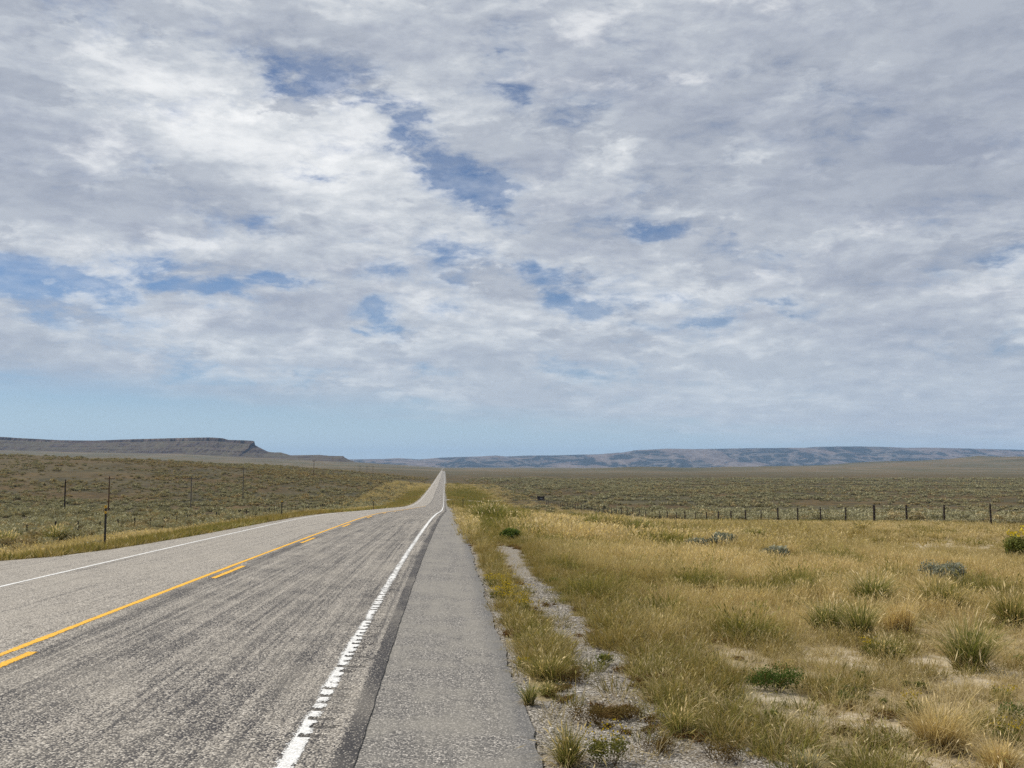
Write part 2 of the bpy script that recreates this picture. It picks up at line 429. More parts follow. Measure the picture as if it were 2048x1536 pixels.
def zones(X, d):
    """what covers the ground: weights 0..1"""
    u = X - road_cx(d)
    n1 = fbm(X * 0.5, d * 0.5, 4); n2 = fbm(X * 1.7 + 40, d * 1.7, 3); n3 = fbm(X * 0.15 + 11, d * 0.15, 3)
    el = left_edge(d)
    g = np.zeros_like(X)
    # narrow gravel lip along the asphalt
    lip = (1 - sstep(u, 0.80 + 0.06 * n2, 0.98 + 0.1 * n2)) * (u > 0.3) * (1 - 0.75 * sstep(d, 22, 40))
    # gravel track beside the shoulder, wide at the near end
    wid0 = np.interp(d, [0, 8.6, 9.8, 12, 40], [0.75, 0.75, 1.15, 1.36, 1.42]); wid1 = np.interp(d, [0, 5.5, 7.1, 7.9, 8.8, 10.5, 20, 34, 40], [3.6, 3.2, 2.75, 2.35, 1.95, 1.98, 2.05, 2.2, 1.5])
    tr = sstep(u, wid0 - 0.10 + 0.22 * n2, wid0 + 0.08 + 0.22 * n2) * (1 - sstep(u, wid1 - 0.1 + 0.40 * n2 + 0.3 * n1, wid1 + 0.12 + 0.40 * n2 + 0.3 * n1)) * (1 - sstep(d, 29, 37))
    g = np.maximum(lip, tr)
    lipL = (1 - sstep(el - u, 0.10, 0.30)) * (u < -5)
    g = np.maximum(g, lipL)
    # greener strip near the pavement
    green = np.where(u > 0, (1 - sstep(u, 2.3 + 1.2 * n1, 4.2 + 2.0 * n1)) * sstep(u, 0.8, 1.1), (1 - sstep(el - u, 2.4 + 0.8 * n1, 5.0 + 1.2 * n1)))
    green = np.maximum(green, sstep(d, 170, 260) * (1 - sstep(np.abs(u + 4), 16, 24)))
    green = np.clip(green + 0.55 * sstep(n3, 0.1, 0.45) * (np.abs(u) < 30), 0, 1)
    # grass belt and range
    fenceR, fenceL = 29.0, -29.0
    sR = sstep(u, 27.5 + 3 * n1, 30 + 3 * n1); sL = sstep(-u, 20 + 4 * n1, 27 + 4 * n1)
    sage = np.maximum(sR, sL)
    sage = np.maximum(sage, sstep(d, 380, 620))
    sage = np.maximum(sage, sstep(d, 150, 260) * sstep(np.abs(u), 14, 20))
    bare = np.exp(-((X - 18.0) / 2.6) ** 2 - ((d - 36.5) / 2.4) ** 2) * 1.3
    bare = np.maximum(bare, 0.9 * np.exp(-((X - 3.86) / 0.55) ** 2 - ((d - 9.4) / 0.6) ** 2))
    bare = np.maximum(bare, 0.8 * sstep(fbm(X * 0.42 + 8, d * 0.42, 3), 0.10, 0.36) * sstep(u, 2.6, 3.4) * (1 - sstep(d, 16, 30)))
    tan = sstep(fbm(X * 0.0022 + 3, d * 0.0014, 4), 0.05, 0.4) * sstep(d, 1200, 2500)
    tan = np.maximum(tan, 0.6 * sstep(-X, 60, 160) * sstep(d, 260, 420) * (1 - sstep(d, 900, 1500)) * sstep(fbm(X * 0.012, d * 0.012, 3), -0.25, 0.3))
    return dict(gravel=np.clip(g, 0, 1), green=green * (1 - sage), bare=np.clip(bare, 0, 1), sage=sage, tan=tan)
GROUND = build_ground()

# ------------------------------------------------------------------ the road
def chip_seal():
    m, b, o = new_mat('chip_seal')
    p = pos(b); u = b.attr('u')
    x, y, z = b.sep(p)
    lane = b.ss(u, -5.2, -4.2)                                     # 0 left lane, 1 right lane
    vd = b.voro(p, 62.0, 'F1', 'Distance'); vc = b.sep(b.voro(p, 62.0, 'F1', 'Color'))
    stone = b.ramp(vc[0], [(0.0, (0.11, 0.098, 0.086)), (0.35, (0.24, 0.216, 0.182)), (0.7, (0.38, 0.342, 0.29)), (1.0, (0.60, 0.55, 0.475))])
    # tar showing between the stones: long streaks in the wheel tracks, blotches nearby
    st = b.noise(b.xyz(b.mul(u, 4.2), b.mul(y, 0.045), 0.0), 1.0, 5, 0.62)
    st2 = b.noise(b.xyz(b.mul(u, 15.0), b.mul(y, 0.14), 4.0), 1.0, 4, 0.65)
    bl = b.noise(b.xyz(b.mul(u, 1.7), b.mul(y, 1.0), 7.0), 1.0, 5, 0.62)
    tar = b.add(b.mul(b.sub(st, 0.5), 0.75), b.add(b.mul(b.sub(st2, 0.5), 1.0), b.mul(b.sub(bl, 0.5), 0.5)))
    tar = b.add(tar, b.add(b.mul(lane, 0.20), 0.02))
    tar = b.add(tar, b.mul(b.ss(b.m('ABSOLUTE', b.sub(u, -0.66)), 0.13, 0.02), 0.5))
    tar = b.add(tar, b.mul(b.ss(b.m('ABSOLUTE', b.sub(u, -4.45)), 0.30, 0.05), 0.12))
    tarm = b.ss(tar, -0.06, 0.62)
    gapm = b.ss(vd, b.sub(0.62, b.mul(tarm, 0.34)), b.sub(0.86, b.mul(tarm, 0.30)))
    keep = b.m('GREATER_THAN', vc[1], b.mul(tarm, 0.62))
    stone2 = b.mix(keep, (0.052, 0.048, 0.049), stone)
    c = b.mix(gapm, stone2, (0.034, 0.032, 0.033))
    c = b.mix(b.ss(b.attr('groove'), 0.25, 0.75, 0, 0.65), c, (0.05, 0.047, 0.045))  # shade inside the rumble grooves, painted as a darker colour
    dust = b.noise(b.xyz(b.mul(u, 0.9), b.mul(y, 0.35), 2.0), 1.0, 4, 0.6)
    c = b.mix(b.ss(dust, 0.42, 0.72, 0.0, 0.30), c, (0.36, 0.325, 0.27))
    h = b.sub(1.0, vd)
    principled(b, o, c, 0.82, 0.25, bump(b, h, 0.9, 0.010))
    return m
def smooth_asphalt():
    m, b, o = new_mat('shoulder_asphalt')
    p = pos(b); u = b.attr('u')
    x, y, z = b.sep(p)
    vd = b.voro(p, 78.0, 'F1', 'Distance'); vc = b.sep(b.voro(p, 78.0, 'F1', 'Color'))
    stone = b.ramp(vc[0], [(0.0, (0.055, 0.052, 0.049)), (0.45, (0.15, 0.14, 0.127)), (0.8, (0.265, 0.245, 0.218)), (1.0, (0.62, 0.57, 0.50))])
    bl = b.noise(p, 1.1, 5, 0.6); st = b.noise(b.xyz(b.mul(u, 4.0), b.mul(y, 0.25), 1.0), 1.0, 4, 0.6)
    c = b.mix(b.ss(vd, 0.45, 0.9), stone, (0.055, 0.053, 0.052))
    c = b.mix(b.ss(b.add(bl, b.mul(st, 0.6)), 0.66, 0.96, 0, 0.6), c, (0.24, 0.222, 0.19))
    c = b.mix(b.ss(b.add(u, b.mul(b.sub(bl, 0.5), 0.2)), 0.42, 0.68, 0, 0.45), c, (0.075, 0.078, 0.084))
    principled(b, o, c, 0.85, 0.25, bump(b, b.sub(1.0, vd), 0.6, 0.006))
    return m
def paint(name, col, wear):
    m, b, o = new_mat(name)
    p = pos(b); y = b.sep(p)[1]
    vd = b.voro(p, 62.0, 'F1', 'Distance'); vc = b.sep(b.voro(p, 62.0, 'F1', 'Color'))
    e = b.attr('edge')                                             # 1 in the middle of the stripe, 0 at its sides
    n = b.noise(p, 9.0, 5, 0.65)
    k = b.add(b.add(b.mul(e, 1.5), b.mul(b.sub(n, 0.5), 1.1)), b.add(b.mul(b.sub(vc[0], 0.5), 0.7), b.mul(vd, -0.5)))
    k = b.sub(k, b.mul(b.attr('groove'), 1.9))
    k = b.add(k, b.mul(b.sub(b.noise(b.vm('MULTIPLY', p, (1.0, 0.4, 1.0)), 2.2, 4, 0.6), 0.55), 1.6))
    a = b.ss(k, 0.08 + wear, 0.32 + wear)
    cc = b.mix(b.ss(b.add(vc[1], b.mul(n, 0.6)), 0.3, 1.2), tuple(v * 0.70 for v in col), col)
    principled(b, o, cc, 0.75, 0.3, bump(b, b.sub(1.0, vd), 0.7, 0.008), a)
    return m

GROOVES = np.array([8.1 + 0.30 * i + 0.02 * math.sin(i * 2.3) for i in range(150)])
_gr = np.random.default_rng(5)
_gdep = 0.024 * np.clip(_gr.random(150) * 0.9 + 0.22, 0.0, 1.0)
_glo = -1.10 + 0.10 * _gr.random(150) ** 2; _ghi = -0.80 - 0.14 * _gr.random(150)
def groove(u, d):
    u = np.asarray(u, float); d = np.asarray(d, float)
    i = np.clip(np.round((d - 8.1) / 0.30).astype(int), 0, 149)
    prof = np.clip(1 - np.abs((d - GROOVES[i]) / 0.070) ** 2.5, 0, 1) * _gdep[i]
    return prof * ((u > _glo[i]) & (u < _ghi[i])) * (d > 7.9) * (d < 44)
def road_surface(u, d): return road_z(d) + crown(u) - groove(u, d)

ROAD_D = np.concatenate([np.arange(-60, 2, 2.0), np.arange(2, 4.4, 0.2), np.arange(4.4, 24, 0.03), np.arange(24, 45, 0.075), np.arange(45, 330, 2.0), np.geomspace(330, 3600, 90)])
def strip(name, u0, u1, n, mat, lift, D=None, cols=None, edge=False, ragged=0.0):
    D = ROAD_D if D is None else D
    if cols is None:
        t = np.linspace(0, 1, n)
        a = u0(D) if callable(u0) else np.full_like(D, u0); c = u1(D) if callable(u1) else np.full_like(D, u1)
        UU = a[:, None] + (c - a)[:, None] * t[None, :]
    else: UU = np.repeat(np.asarray(cols, float)[None, :], len(D), 0)
    if ragged: UU[:, -1] += ragged * (fbm(D * 0.8, D * 0 + 6.1, 4, 0.6) - 0.2) * (D < 60)
    DD = np.repeat(D[:, None], UU.shape[1], 1)
    me = grid_mesh(name, UU + road_cx(DD), DD, road_surface(UU, DD) + lift, mat, smooth=True)
    fattr(me, 'u', UU)
    if cols is not None:
        fattr(me, 'groove', groove(UU + 0.01, DD) / 0.018)
    if edge:
        q = np.linspace(-1, 1, UU.shape[1]); ev = np.repeat((1 - np.abs(q) ** 2)[None, :], len(D), 0)
        fattr(me, 'edge', ev)
    return me
def build_road():
    D0 = ROAD_D
    cols_c = [-8.6, -8.17, -7, -6, -5, -4.7, -4, -3, -2, -1.5, -1.22, -1.12, -1.10, -1.08, -1.06, -1.03, -1.0, -0.96, -0.92, -0.89, -0.86, -0.83, -0.80, -0.70, -0.60]
    lane = strip('road', 0, 0, 0, chip_seal(), 0.0, cols=cols_c, ragged=0.022)
    road = link('road', lane); tag(road, 'two lane highway of worn pale chip seal running to the horizon', kind='structure')
    Dl = np.concatenate([np.arange(-60, 16, 2.0), np.arange(16, 60, 0.5), np.arange(60, 330, 4.0), np.geomspace(330, 3600, 60)])
    le = link('left_shoulder', strip('left_shoulder', lambda d: left_edge(d) + 0.06 * fbm(d * 0.7, d * 0 + 1.3, 3), -8.6, 6, chip_seal(), 0.0, Dl), road)
    sh = link('asphalt_shoulder', strip('asphalt_shoulder', -0.72, lambda d: right_edge(d), 5, smooth_asphalt(), -0.012, np.concatenate([np.arange(-60, 2, 2.0), np.arange(2, 60, 0.12), np.arange(60, 330, 2.0), np.geomspace(330, 3600, 60)])), road)
    white = paint('white_road_paint', (0.74, 0.73, 0.70), 0.26); white2 = paint('white_road_paint_left', (0.74, 0.73, 0.70), 0.10)
    yellow = paint('yellow_road_paint', (0.80, 0.43, 0.030), 0.0)
    link('edge_line', strip('edge_line', 0, 0, 0, white, 0.004, ROAD_D[ROAD_D > 2], cols=[-1.17, -1.12, -1.10, -1.08, -1.06, -1.03, -1.0, -0.985], edge=True), road)
    Dm = np.concatenate([np.arange(2, 60, 0.5), np.arange(60, 330, 2.0), np.geomspace(330, 3000, 60)])
    link('edge_line', strip('edge_line', -8.24, -8.10, 4, white2, 0.004, Dm, edge=True), road)
    link('centre_line', strip('centre_line', -4.80, -4.66, 4, yellow, 0.004, Dm[Dm < 215], edge=True), road)
    for k in range(17):
        d1 = 11.8 + 11.75 * k; d0 = d1 - 3.0
        link('centre_dash', strip('centre_dash', -4.54, -4.40, 4, yellow, 0.004, np.linspace(d0, d1, 12), edge=True), road)
    return road
ROAD = build_road()

# gravel approach to the right, far down the road
def build_side_road():
    m, b, o = new_mat('pale_gravel_track')
    n = b.noise(pos(b), 3.0, 5, 0.6)
    principled(b, o, b.mix(n, (0.34, 0.30, 0.23), (0.52, 0.47, 0.38)), 0.95, 0.1)
    t = np.linspace(0, 1, 40)
    xs = 1.0 + 17 * t; yc = 322 + 10 * t ** 2; hw = 4.5 + 6 * np.exp(-t * 14)
    q = np.linspace(-1, 1, 7)
    X = np.repeat(xs[:, None], 7, 1); Y = yc[:, None] + hw[:, None] * q[None, :]
    Z = ground_z(X, Y) + 0.10
    Z = np.maximum(Z, (road_z(Y) - 0.05) * np.exp(-(X - 1) / 4) + Z * (1 - np.exp(-(X - 1) / 4)))
    o = link('gravel_path', grid_mesh('gravel_path', X, Y, Z, m)); tag(o, 'pale gravel side track leaving the road on the right', kind='structure')
build_side_road()

# ------------------------------------------------------------------ mesa on the left, blue range behind
def rock_mat(name, lo, mid, hi, sc, veg):
    m, b, o = new_mat(name)
    p = pos(b); nz = b.sep(b.node('ShaderNodeNewGeometry').outputs['Normal'])[2]
    x, y, z = b.sep(p)
    lay = b.noise(b.xyz(b.mul(x, 0.002), b.mul(y, 0.002), b.mul(z, 0.13)), 1.0, 5, 0.6)
    n = b.noise(p, sc, 6, 0.65)
    c = b.ramp(b.add(b.mul(lay, 0.6), b.mul(n, 0.4)), [(0.38, lo), (0.49, mid), (0.60, hi)])
    c = b.mix(b.mul(b.ss(nz, 0.80, 0.97), b.ss(n, 0.35, 0.60)), c, veg)
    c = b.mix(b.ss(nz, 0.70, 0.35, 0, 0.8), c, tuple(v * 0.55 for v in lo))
    principled(b, o, c, 0.95, 0.05)
    return m
def build_mesa():
    DM = 4600.0
    k = DM / FPX
    sky = [(-700, 868), (-300, 866), (-80, 869), (0, 873), (60, 877), (140, 881), (210, 881.5), (280, 879), (350, 877), (430, 875), (455, 876.5), (466, 880), (495, 880.5), (512, 881.5), (515.5, 882.5), (516, 889.5),
           (528, 896), (543, 903), (556, 905), (570, 904.5), (578, 907), (590, 910.5), (620, 910), (645, 909.5), (662, 911.5), (690, 912), (692.5, 915), (702, 920), (718, 926), (750, 930)]
    sx = np.array([(a - 890) * k for a, _ in sky]); sh = np.array([(935 - c) * k + EYE for _, c in sky])
    X = np.concatenate([np.linspace(sx[0], sx[2], 60), np.linspace(sx[2], sx[-1], 560)[1:]])
    s = np.concatenate([np.linspace(-420, 60, 110), np.linspace(70, 1100, 40)])
    SS, XX = np.meshgrid(s, X, indexing='ij')
    H = np.interp(XX + 0.32 * np.maximum(SS, 0), sx, sh)
    base = ground_z(X, np.full_like(X, DM - 430))[None, :] - 3
    rid = 1 - np.abs(fbm(XX * 0.011, SS * 0.0022 + 2, 5, 0.6)) * 2.6          # gullies down the face
    spur = fbm(XX * 0.0024, SS * 0 + 7.7, 3)
    w = SS + 80 * spur + 44 * (rid - 0.5) * sstep(-SS, -60, 120)
    # foot -> lower slope -> ledge -> talus -> cap rock -> top
    P1 = np.interp(w, [-420, -330, -250, -225, -150, -60, -12, 0, 40, 400, 1500], [0, 0.10, 0.30, 0.38, 0.45, 0.70, 0.79, 0.965, 0.985, 1.0, 1.0])
    P0 = np.interp(w, [-420, -330, -200, -60, 0, 60, 1500], [0, 0.10, 0.38, 0.80, 0.96, 1.0, 1.0])
    cf = np.interp(XX + 0.32 * np.maximum(SS, 0), (np.array([-900, 513, 516, 600, 625, 691, 694, 760]) - 890) * k - 0.32 * 0, [1, 1, 0, 0, 0.9, 0.9, 0, 0])
    P = P0 + (P1 - P0) * cf
    Z = base + (H - base) * P + 1.6 * fbm(XX * 0.02, SS * 0.02, 4) * sstep(-SS, -40, 60)
    back = sstep(SS, 500, 1100)
    Z = Z - back * 14
    Y = DM + SS
    m = rock_mat('mesa_rock', (0.036, 0.026, 0.022), (0.078, 0.056, 0.045), (0.17, 0.125, 0.095), 0.012, (0.088, 0.075, 0.046))
    o = link('mesa_hill', grid_mesh('mesa_hill', XX, Y, Z, m, smooth=False)); tag(o, 'long flat topped dark mesa with cap rock cliff on the left horizon', kind='structure')
def build_range():
    DM = 12500.0
    k = DM / FPX
    sky = [(300, 928), (500, 924), (640, 921), (705, 919), (770, 918), (800, 916.5), (840, 919), (880, 915.5), (960, 913), (990, 911), (1012, 913), (1060, 911), (1100, 911), (1150, 909.5), (1200, 908.5), (1215, 907), (1250, 904.5), (1275, 900),
           (1300, 899), (1335, 897), (1390, 898), (1450, 897), (1500, 896), (1560, 895.5), (1620, 895), (1640, 893), (1690, 892.5), (1730, 892), (1780, 893), (1830, 895), (1870, 894), (1930, 895.5), (2000, 897), (2060, 898.5), (2300, 903), (2700, 908)]
    sx = np.array([(a - 890) * k for a, _ in sky]); sh = np.array([(935 - c) * k + EYE for _, c in sky])
    X = np.linspace(sx[0], sx[-1], 640)
    s = np.concatenate([np.linspace(-2600, 100, 120), np.linspace(150, 1800, 14)])
    SS, XX = np.meshgrid(s, X, indexing='ij')
    H = np.interp(XX, sx, sh) + 3 * fbm(XX * 0.003, XX * 0, 3)
    base = 0.0
    warp = 500 * fbm(XX * 0.0004, SS * 0.0004 + 4, 3)
    r1 = 1 - 2.0 * np.abs(fbm((XX + warp) * 0.00060 + SS * 0.00022, SS * 0.00022, 4, 0.55))
    r2 = 1 - 2.0 * np.abs(fbm((XX + warp * 0.6) * 0.0019 + SS * 0.0006, SS * 0.0006 + 8, 4, 0.55))
    t = np.clip((SS + 2600) / 2600, 0, 1.2)
    P = np.clip(sstep(t, -0.05, 1.0) ** 1.05, 0, 1)
    cut = (1 - r1) * 0.42 + (1 - r2) * 0.34
    Z = base + (H - base) * (P - cut * 4 * P * (1 - P) * 0.9)
    Z = np.where(SS > 0, H - 0.02 * SS, Z)
    m, b, o_ = new_mat('forested_range')
    p = pos(b); nz = b.sep(b.node('ShaderNodeNewGeometry').outputs['Normal'])
    x, y, z = b.sep(p)
    n = b.noise(b.vm('MULTIPLY', p, (1, 0.6, 3.2)), 0.00125, 7, 0.60, dist=1.1)
    n2 = b.noise(p, 0.006, 5, 0.65)
    fo = b.add(n, b.mul(b.sub(n2, 0.5), 0.38))
    fo = b.sub(fo, b.mul(nz[0], 0.22))                       # timber keeps to one side of the spurs
    grass = b.ramp(n2, [(0.3, (0.085, 0.068, 0.058)), (0.6, (0.15, 0.118, 0.098)), (0.8, (0.29, 0.24, 0.195))])
    c = b.mix(b.ss(fo, 0.43, 0.50), grass, (0.014, 0.020, 0.018))
    n5 = b.noise(b.vm('MULTIPLY', p, (1.0, 0.5, 2.6)), 0.0022, 5, 0.6, dist=0.8)
    c = b.mix(b.ss(b.m('ABSOLUTE', b.sub(n5, 0.5)), 0.060, 0.0, 0.0, 0.42), c, (0.25, 0.21, 0.18))
    principled(b, o_, c, 0.95, 0.05)
    o = link('mountain_range', grid_mesh('mountain_range', XX, DM + SS, Z, m, smooth=True)); tag(o, 'long blue mountain range with dark timber patches on the horizon', kind='structure')
build_mesa(); build_range()

# ------------------------------------------------------------------ plants: materials
def plant_mat(name, root, mid, tip, alt, trans=0.35, flower=None):
    """root/mid/tip colour along a blade, alt = second hue some plants of the kind have"""
    m, b, o = new_mat(name)
    t = b.attr('t'); r = b.attr('rnd'); ti = b.attr('tint', kind='INSTANCER')
    oi = b.node('ShaderNodeObjectInfo').outputs['Random']
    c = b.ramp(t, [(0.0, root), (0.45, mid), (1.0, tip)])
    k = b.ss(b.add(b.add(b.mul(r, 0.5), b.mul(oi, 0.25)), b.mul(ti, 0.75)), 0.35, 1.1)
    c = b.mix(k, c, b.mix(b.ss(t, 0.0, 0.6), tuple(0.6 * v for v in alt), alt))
    c = b.mix(1.0, c, b.mix(r, (0.72, 0.72, 0.72), (1.25, 1.25, 1.25)), 'MULTIPLY')
    if flower: c = b.mix(b.m('GREATER_THAN', t, 1.5), c, flower)
    d = b.node('ShaderNodeBsdfDiffuse'); b.put(d.inputs[0], c)
    tr = b.node('ShaderNodeBsdfTranslucent'); b.put(tr.inputs[0], b.mix(1.0, c, (1.15, 1.1, 0.7), 'MULTIPLY'))
    mx = b.node('ShaderNodeMixShader'); mx.inputs[0].default_value = trans
    b.l.new(d.outputs[0], mx.inputs[1]); b.l.new(tr.outputs[0], mx.inputs[2]); b.l.new(mx.outputs[0], o.inputs[0])
    return m
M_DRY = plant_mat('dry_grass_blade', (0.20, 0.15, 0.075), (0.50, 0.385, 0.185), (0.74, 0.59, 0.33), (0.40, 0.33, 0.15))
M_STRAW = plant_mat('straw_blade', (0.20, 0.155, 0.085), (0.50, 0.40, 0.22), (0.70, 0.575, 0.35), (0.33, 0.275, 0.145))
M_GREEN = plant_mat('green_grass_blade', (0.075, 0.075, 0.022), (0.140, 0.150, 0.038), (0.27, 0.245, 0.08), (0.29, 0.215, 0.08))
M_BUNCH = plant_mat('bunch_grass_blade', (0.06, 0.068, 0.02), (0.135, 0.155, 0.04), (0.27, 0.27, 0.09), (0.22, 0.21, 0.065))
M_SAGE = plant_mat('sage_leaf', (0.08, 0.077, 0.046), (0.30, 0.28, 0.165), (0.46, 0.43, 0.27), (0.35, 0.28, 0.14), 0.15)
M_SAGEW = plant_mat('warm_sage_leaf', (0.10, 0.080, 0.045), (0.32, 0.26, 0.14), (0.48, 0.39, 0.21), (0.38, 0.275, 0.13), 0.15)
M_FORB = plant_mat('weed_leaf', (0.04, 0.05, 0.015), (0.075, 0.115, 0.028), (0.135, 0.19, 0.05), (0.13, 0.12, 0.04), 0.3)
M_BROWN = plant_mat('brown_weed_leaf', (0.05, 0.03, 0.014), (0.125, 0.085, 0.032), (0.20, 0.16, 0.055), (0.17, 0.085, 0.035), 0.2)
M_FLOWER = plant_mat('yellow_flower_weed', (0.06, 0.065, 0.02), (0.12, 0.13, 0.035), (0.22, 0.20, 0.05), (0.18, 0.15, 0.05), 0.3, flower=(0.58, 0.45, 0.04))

# ------------------------------------------------------------------ plants: shapes
class Leafy:
    """collects triangles with a position-along-stem value (t) and a random value per blade (rnd)"""
    def __init__(self, seed): self.r = np.random.default_rng(seed); self.V = []; self.F = []; self.T = []; self.R = []; self.n = 0
    def raw(self, V, F, T, R):
        self.V.append(V); self.F.append(F + self.n); self.T.append(T); self.R.append(R); self.n += len(V)
    def blades(self, n, h, spread, lean, width, curl=0.5, heads=0.0, hvar=0.35, cx=0.0, cy=0.0):
        r = self.r
        a = r.uniform(0, 2 * np.pi, n); rad = spread * np.sqrt(r.random(n))
        bx = cx + rad * np.cos(a); by = cy + rad * np.sin(a)
        az = a + r.normal(0, 0.9, n); hh = h * (1 - hvar + 2 * hvar * r.random(n)); ln = np.abs(r.normal(lean, lean * 0.6, n))
        w = width * r.uniform(0.7, 1.3, n); fa = r.uniform(0, np.pi, n)
        dx, dy = np.cos(az), np.sin(az); px, py = np.cos(fa), np.sin(fa)
        def pt(s):
            off = hh * (ln * s + curl * ln * s * s); zz = hh * s * np.sqrt(np.clip(1 - (ln * (0.5 + curl * s) * s) ** 2 * 0.6, 0.15, 1))
            return bx + dx * off, by + dy * off, zz
        rows = []; ts = []
        for s, k in ((0.0, 0.9), (0.5, 1.0)):
            X, Y, Z = pt(s)
            for q in (-1, 1): rows.append(np.stack([X + q * px * w * k / 2, Y + q * py * w * k / 2, Z], -1)); ts.append(np.full(n, s))
        X, Y, Z = pt(1.0); rows.append(np.stack([X, Y, Z], -1)); ts.append(np.ones(n))
        V = np.stack(rows, 1).reshape(-1, 3); T = np.stack(ts, 1).ravel(); R = np.repeat(r.random(n), 5)
        i = np.arange(n)[:, None] * 5
        F = np.concatenate([i + np.array([[0, 1, 2]]), i + np.array([[1, 3, 2]]), i + np.array([[2, 3, 4]])], 0)
        self.raw(V, F, T, R)
        if heads > 0:
            pick = np.where(r.random(n) < heads)[0]; m = len(pick)
            if m:
                X0, Y0, Z0 = (v[pick] for v in pt(0.84)); X1, Y1, Z1 = (v[pick] for v in pt(1.04)); ww = w[pick] * 1.5
                mid = np.stack([(X0 + X1) / 2, (Y0 + Y1) / 2, (Z0 + Z1) / 2], -1); pp = np.stack([px[pick] * ww, py[pick] * ww, 0 * ww], -1)
                V = np.stack([np.stack([X0, Y0, Z0], -1), mid - pp, mid + pp, np.stack([X1, Y1, Z1], -1)], 1).reshape(-1, 3)
                j = np.arange(m)[:, None] * 4
                self.raw(V, np.concatenate([j + np.array([[0, 1, 2]]), j + np.array([[1, 3, 2]])], 0), np.full(4 * m, 1.0), np.repeat(r.random(m), 4))
        return self
    def leaves(self, P, size, up=0.3, t=None, rnd=None, aspect=0.5):
        """a pointed leaf (two triangles) at each point"""
        r = self.r; n = len(P)
        d = r.normal(0, 1, (n, 3)); d[:, 2] += up; d /= np.linalg.norm(d, axis=1)[:, None]
        s = np.cross(d, r.normal(0, 1, (n, 3))); s /= np.linalg.norm(s, axis=1)[:, None]
        L = (size * r.uniform(0.6, 1.4, n))[:, None]
        V = np.stack([P - d * L / 2, P - s * L * aspect / 2, P + s * L * aspect / 2, P + d * L / 2], 1).reshape(-1, 3)
        i = np.arange(n)[:, None] * 4
        T = np.repeat(np.full(n, 0.8) if t is None else t, 4); R = np.repeat(r.random(n) if rnd is None else rnd, 4)
        self.raw(V, np.concatenate([i + np.array([[0, 1, 2]]), i + np.array([[1, 3, 2]])], 0), T, R)
        return self
    def twigs(self, n, h, spread, width, lean=0.8):
        return self.blades(n, h, spread * 0.25, lean, width, 0.2, 0, 0.3)
    def shrub(self, nl, r0, h, leaf, lobes=9, hollow=0.55, up=0.6):
        r = self.r
        la = r.uniform(0, 2 * np.pi, lobes); lr = r0 * 0.62 * np.sqrt(r.random(lobes)); lh = h * (0.30 + 0.42 * r.random(lobes)) * (1 - 0.35 * (lr / r0))
        rad = r0 * r.uniform(0.28, 0.50, lobes)
        k = r.integers(0, lobes, nl)
        d = r.normal(0, 1, (nl, 3)); d /= np.linalg.norm(d, axis=1)[:, None]
        rr = (hollow + (1 - hollow) * r.random(nl)) * rad[k] * r.uniform(0.85, 1.2, nl)
        P = np.stack([lr[k] * np.cos(la[k]) + d[:, 0] * rr, lr[k] * np.sin(la[k]) + d[:, 1] * rr, lh[k] + d[:, 2] * rr * 0.8 * h / r0 * 0.9], -1)
        P[:, 2] = np.maximum(P[:, 2], 0.02)
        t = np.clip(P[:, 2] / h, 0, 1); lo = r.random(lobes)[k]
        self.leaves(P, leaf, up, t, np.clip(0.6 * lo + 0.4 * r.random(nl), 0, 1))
        return self
    def mesh(self, name, mat):
        V = np.concatenate(self.V); F = np.concatenate(self.F)
        me = mesh_from(name, V, F, mat); fattr(me, 't', np.concatenate(self.T)); fattr(me, 'rnd', np.concatenate(self.R))
        return me

def make_sources(name, meshes):
    c = bpy.data.collections.new(name)
    for i, me in enumerate(meshes):
        o = bpy.data.objects.new('%s_%02d' % (name, i), me); c.objects.link(o)
    return c
_scatter_groups = {}
def scatter(name, src, P, rotz, scale, idx, tint, label, tilt=None, kind='stuff'):
    """one object: a cloud of points, each carrying one of the source shapes"""
    n = len(P)
    me = bpy.data.meshes.new(name); me.vertices.add(n); me.vertices.foreach_set('co', np.asarray(P, np.float32).ravel())
    fattr(me, 'size', scale); fattr(me, 'tint', tint)
    a = me.attributes.new('pick', 'INT', 'POINT'); a.data.foreach_set('value', np.asarray(idx, np.int32))
    rot = np.zeros((n, 3), np.float32); rot[:, 2] = rotz
    if tilt is not None: rot[:, :2] = tilt
    a = me.attributes.new('turn', 'FLOAT_VECTOR', 'POINT'); a.data.foreach_set('vector', rot.ravel())
    g = bpy.data.node_groups.new(name + '_scatter', 'GeometryNodeTree')
    g.interface.new_socket('Geometry', in_out='INPUT', socket_type='NodeSocketGeometry')
    g.interface.new_socket('Geometry', in_out='OUTPUT', socket_type='NodeSocketGeometry')
    N, L = g.nodes, g.links
    gi, go = N.new('NodeGroupInput'), N.new('NodeGroupOutput')
    ci = N.new('GeometryNodeCollectionInfo'); ci.inputs['Collection'].default_value = src
    ci.inputs['Separate Children'].default_value = True; ci.inputs['Reset Children'].default_value = True
    ip = N.new('GeometryNodeInstanceOnPoints'); ip.inputs['Pick Instance'].default_value = True
    def na(nm, ty):
        q = N.new('GeometryNodeInputNamedAttribute'); q.data_type = ty; q.inputs['Name'].default_value = nm
        return q.outputs['Attribute']
    L.new(gi.outputs[0], ip.inputs['Points']); L.new(ci.outputs[0], ip.inputs['Instance'])
    L.new(na('pick', 'INT'), ip.inputs['Instance Index']); L.new(na('turn', 'FLOAT_VECTOR'), ip.inputs['Rotation']); L.new(na('size', 'FLOAT'), ip.inputs['Scale'])
    L.new(ip.outputs[0], go.inputs[0])
    o = link(name, me); md = o.modifiers.new('scatter', 'NODES'); md.node_group = g
    tag(o, label, kind=kind)
    return o

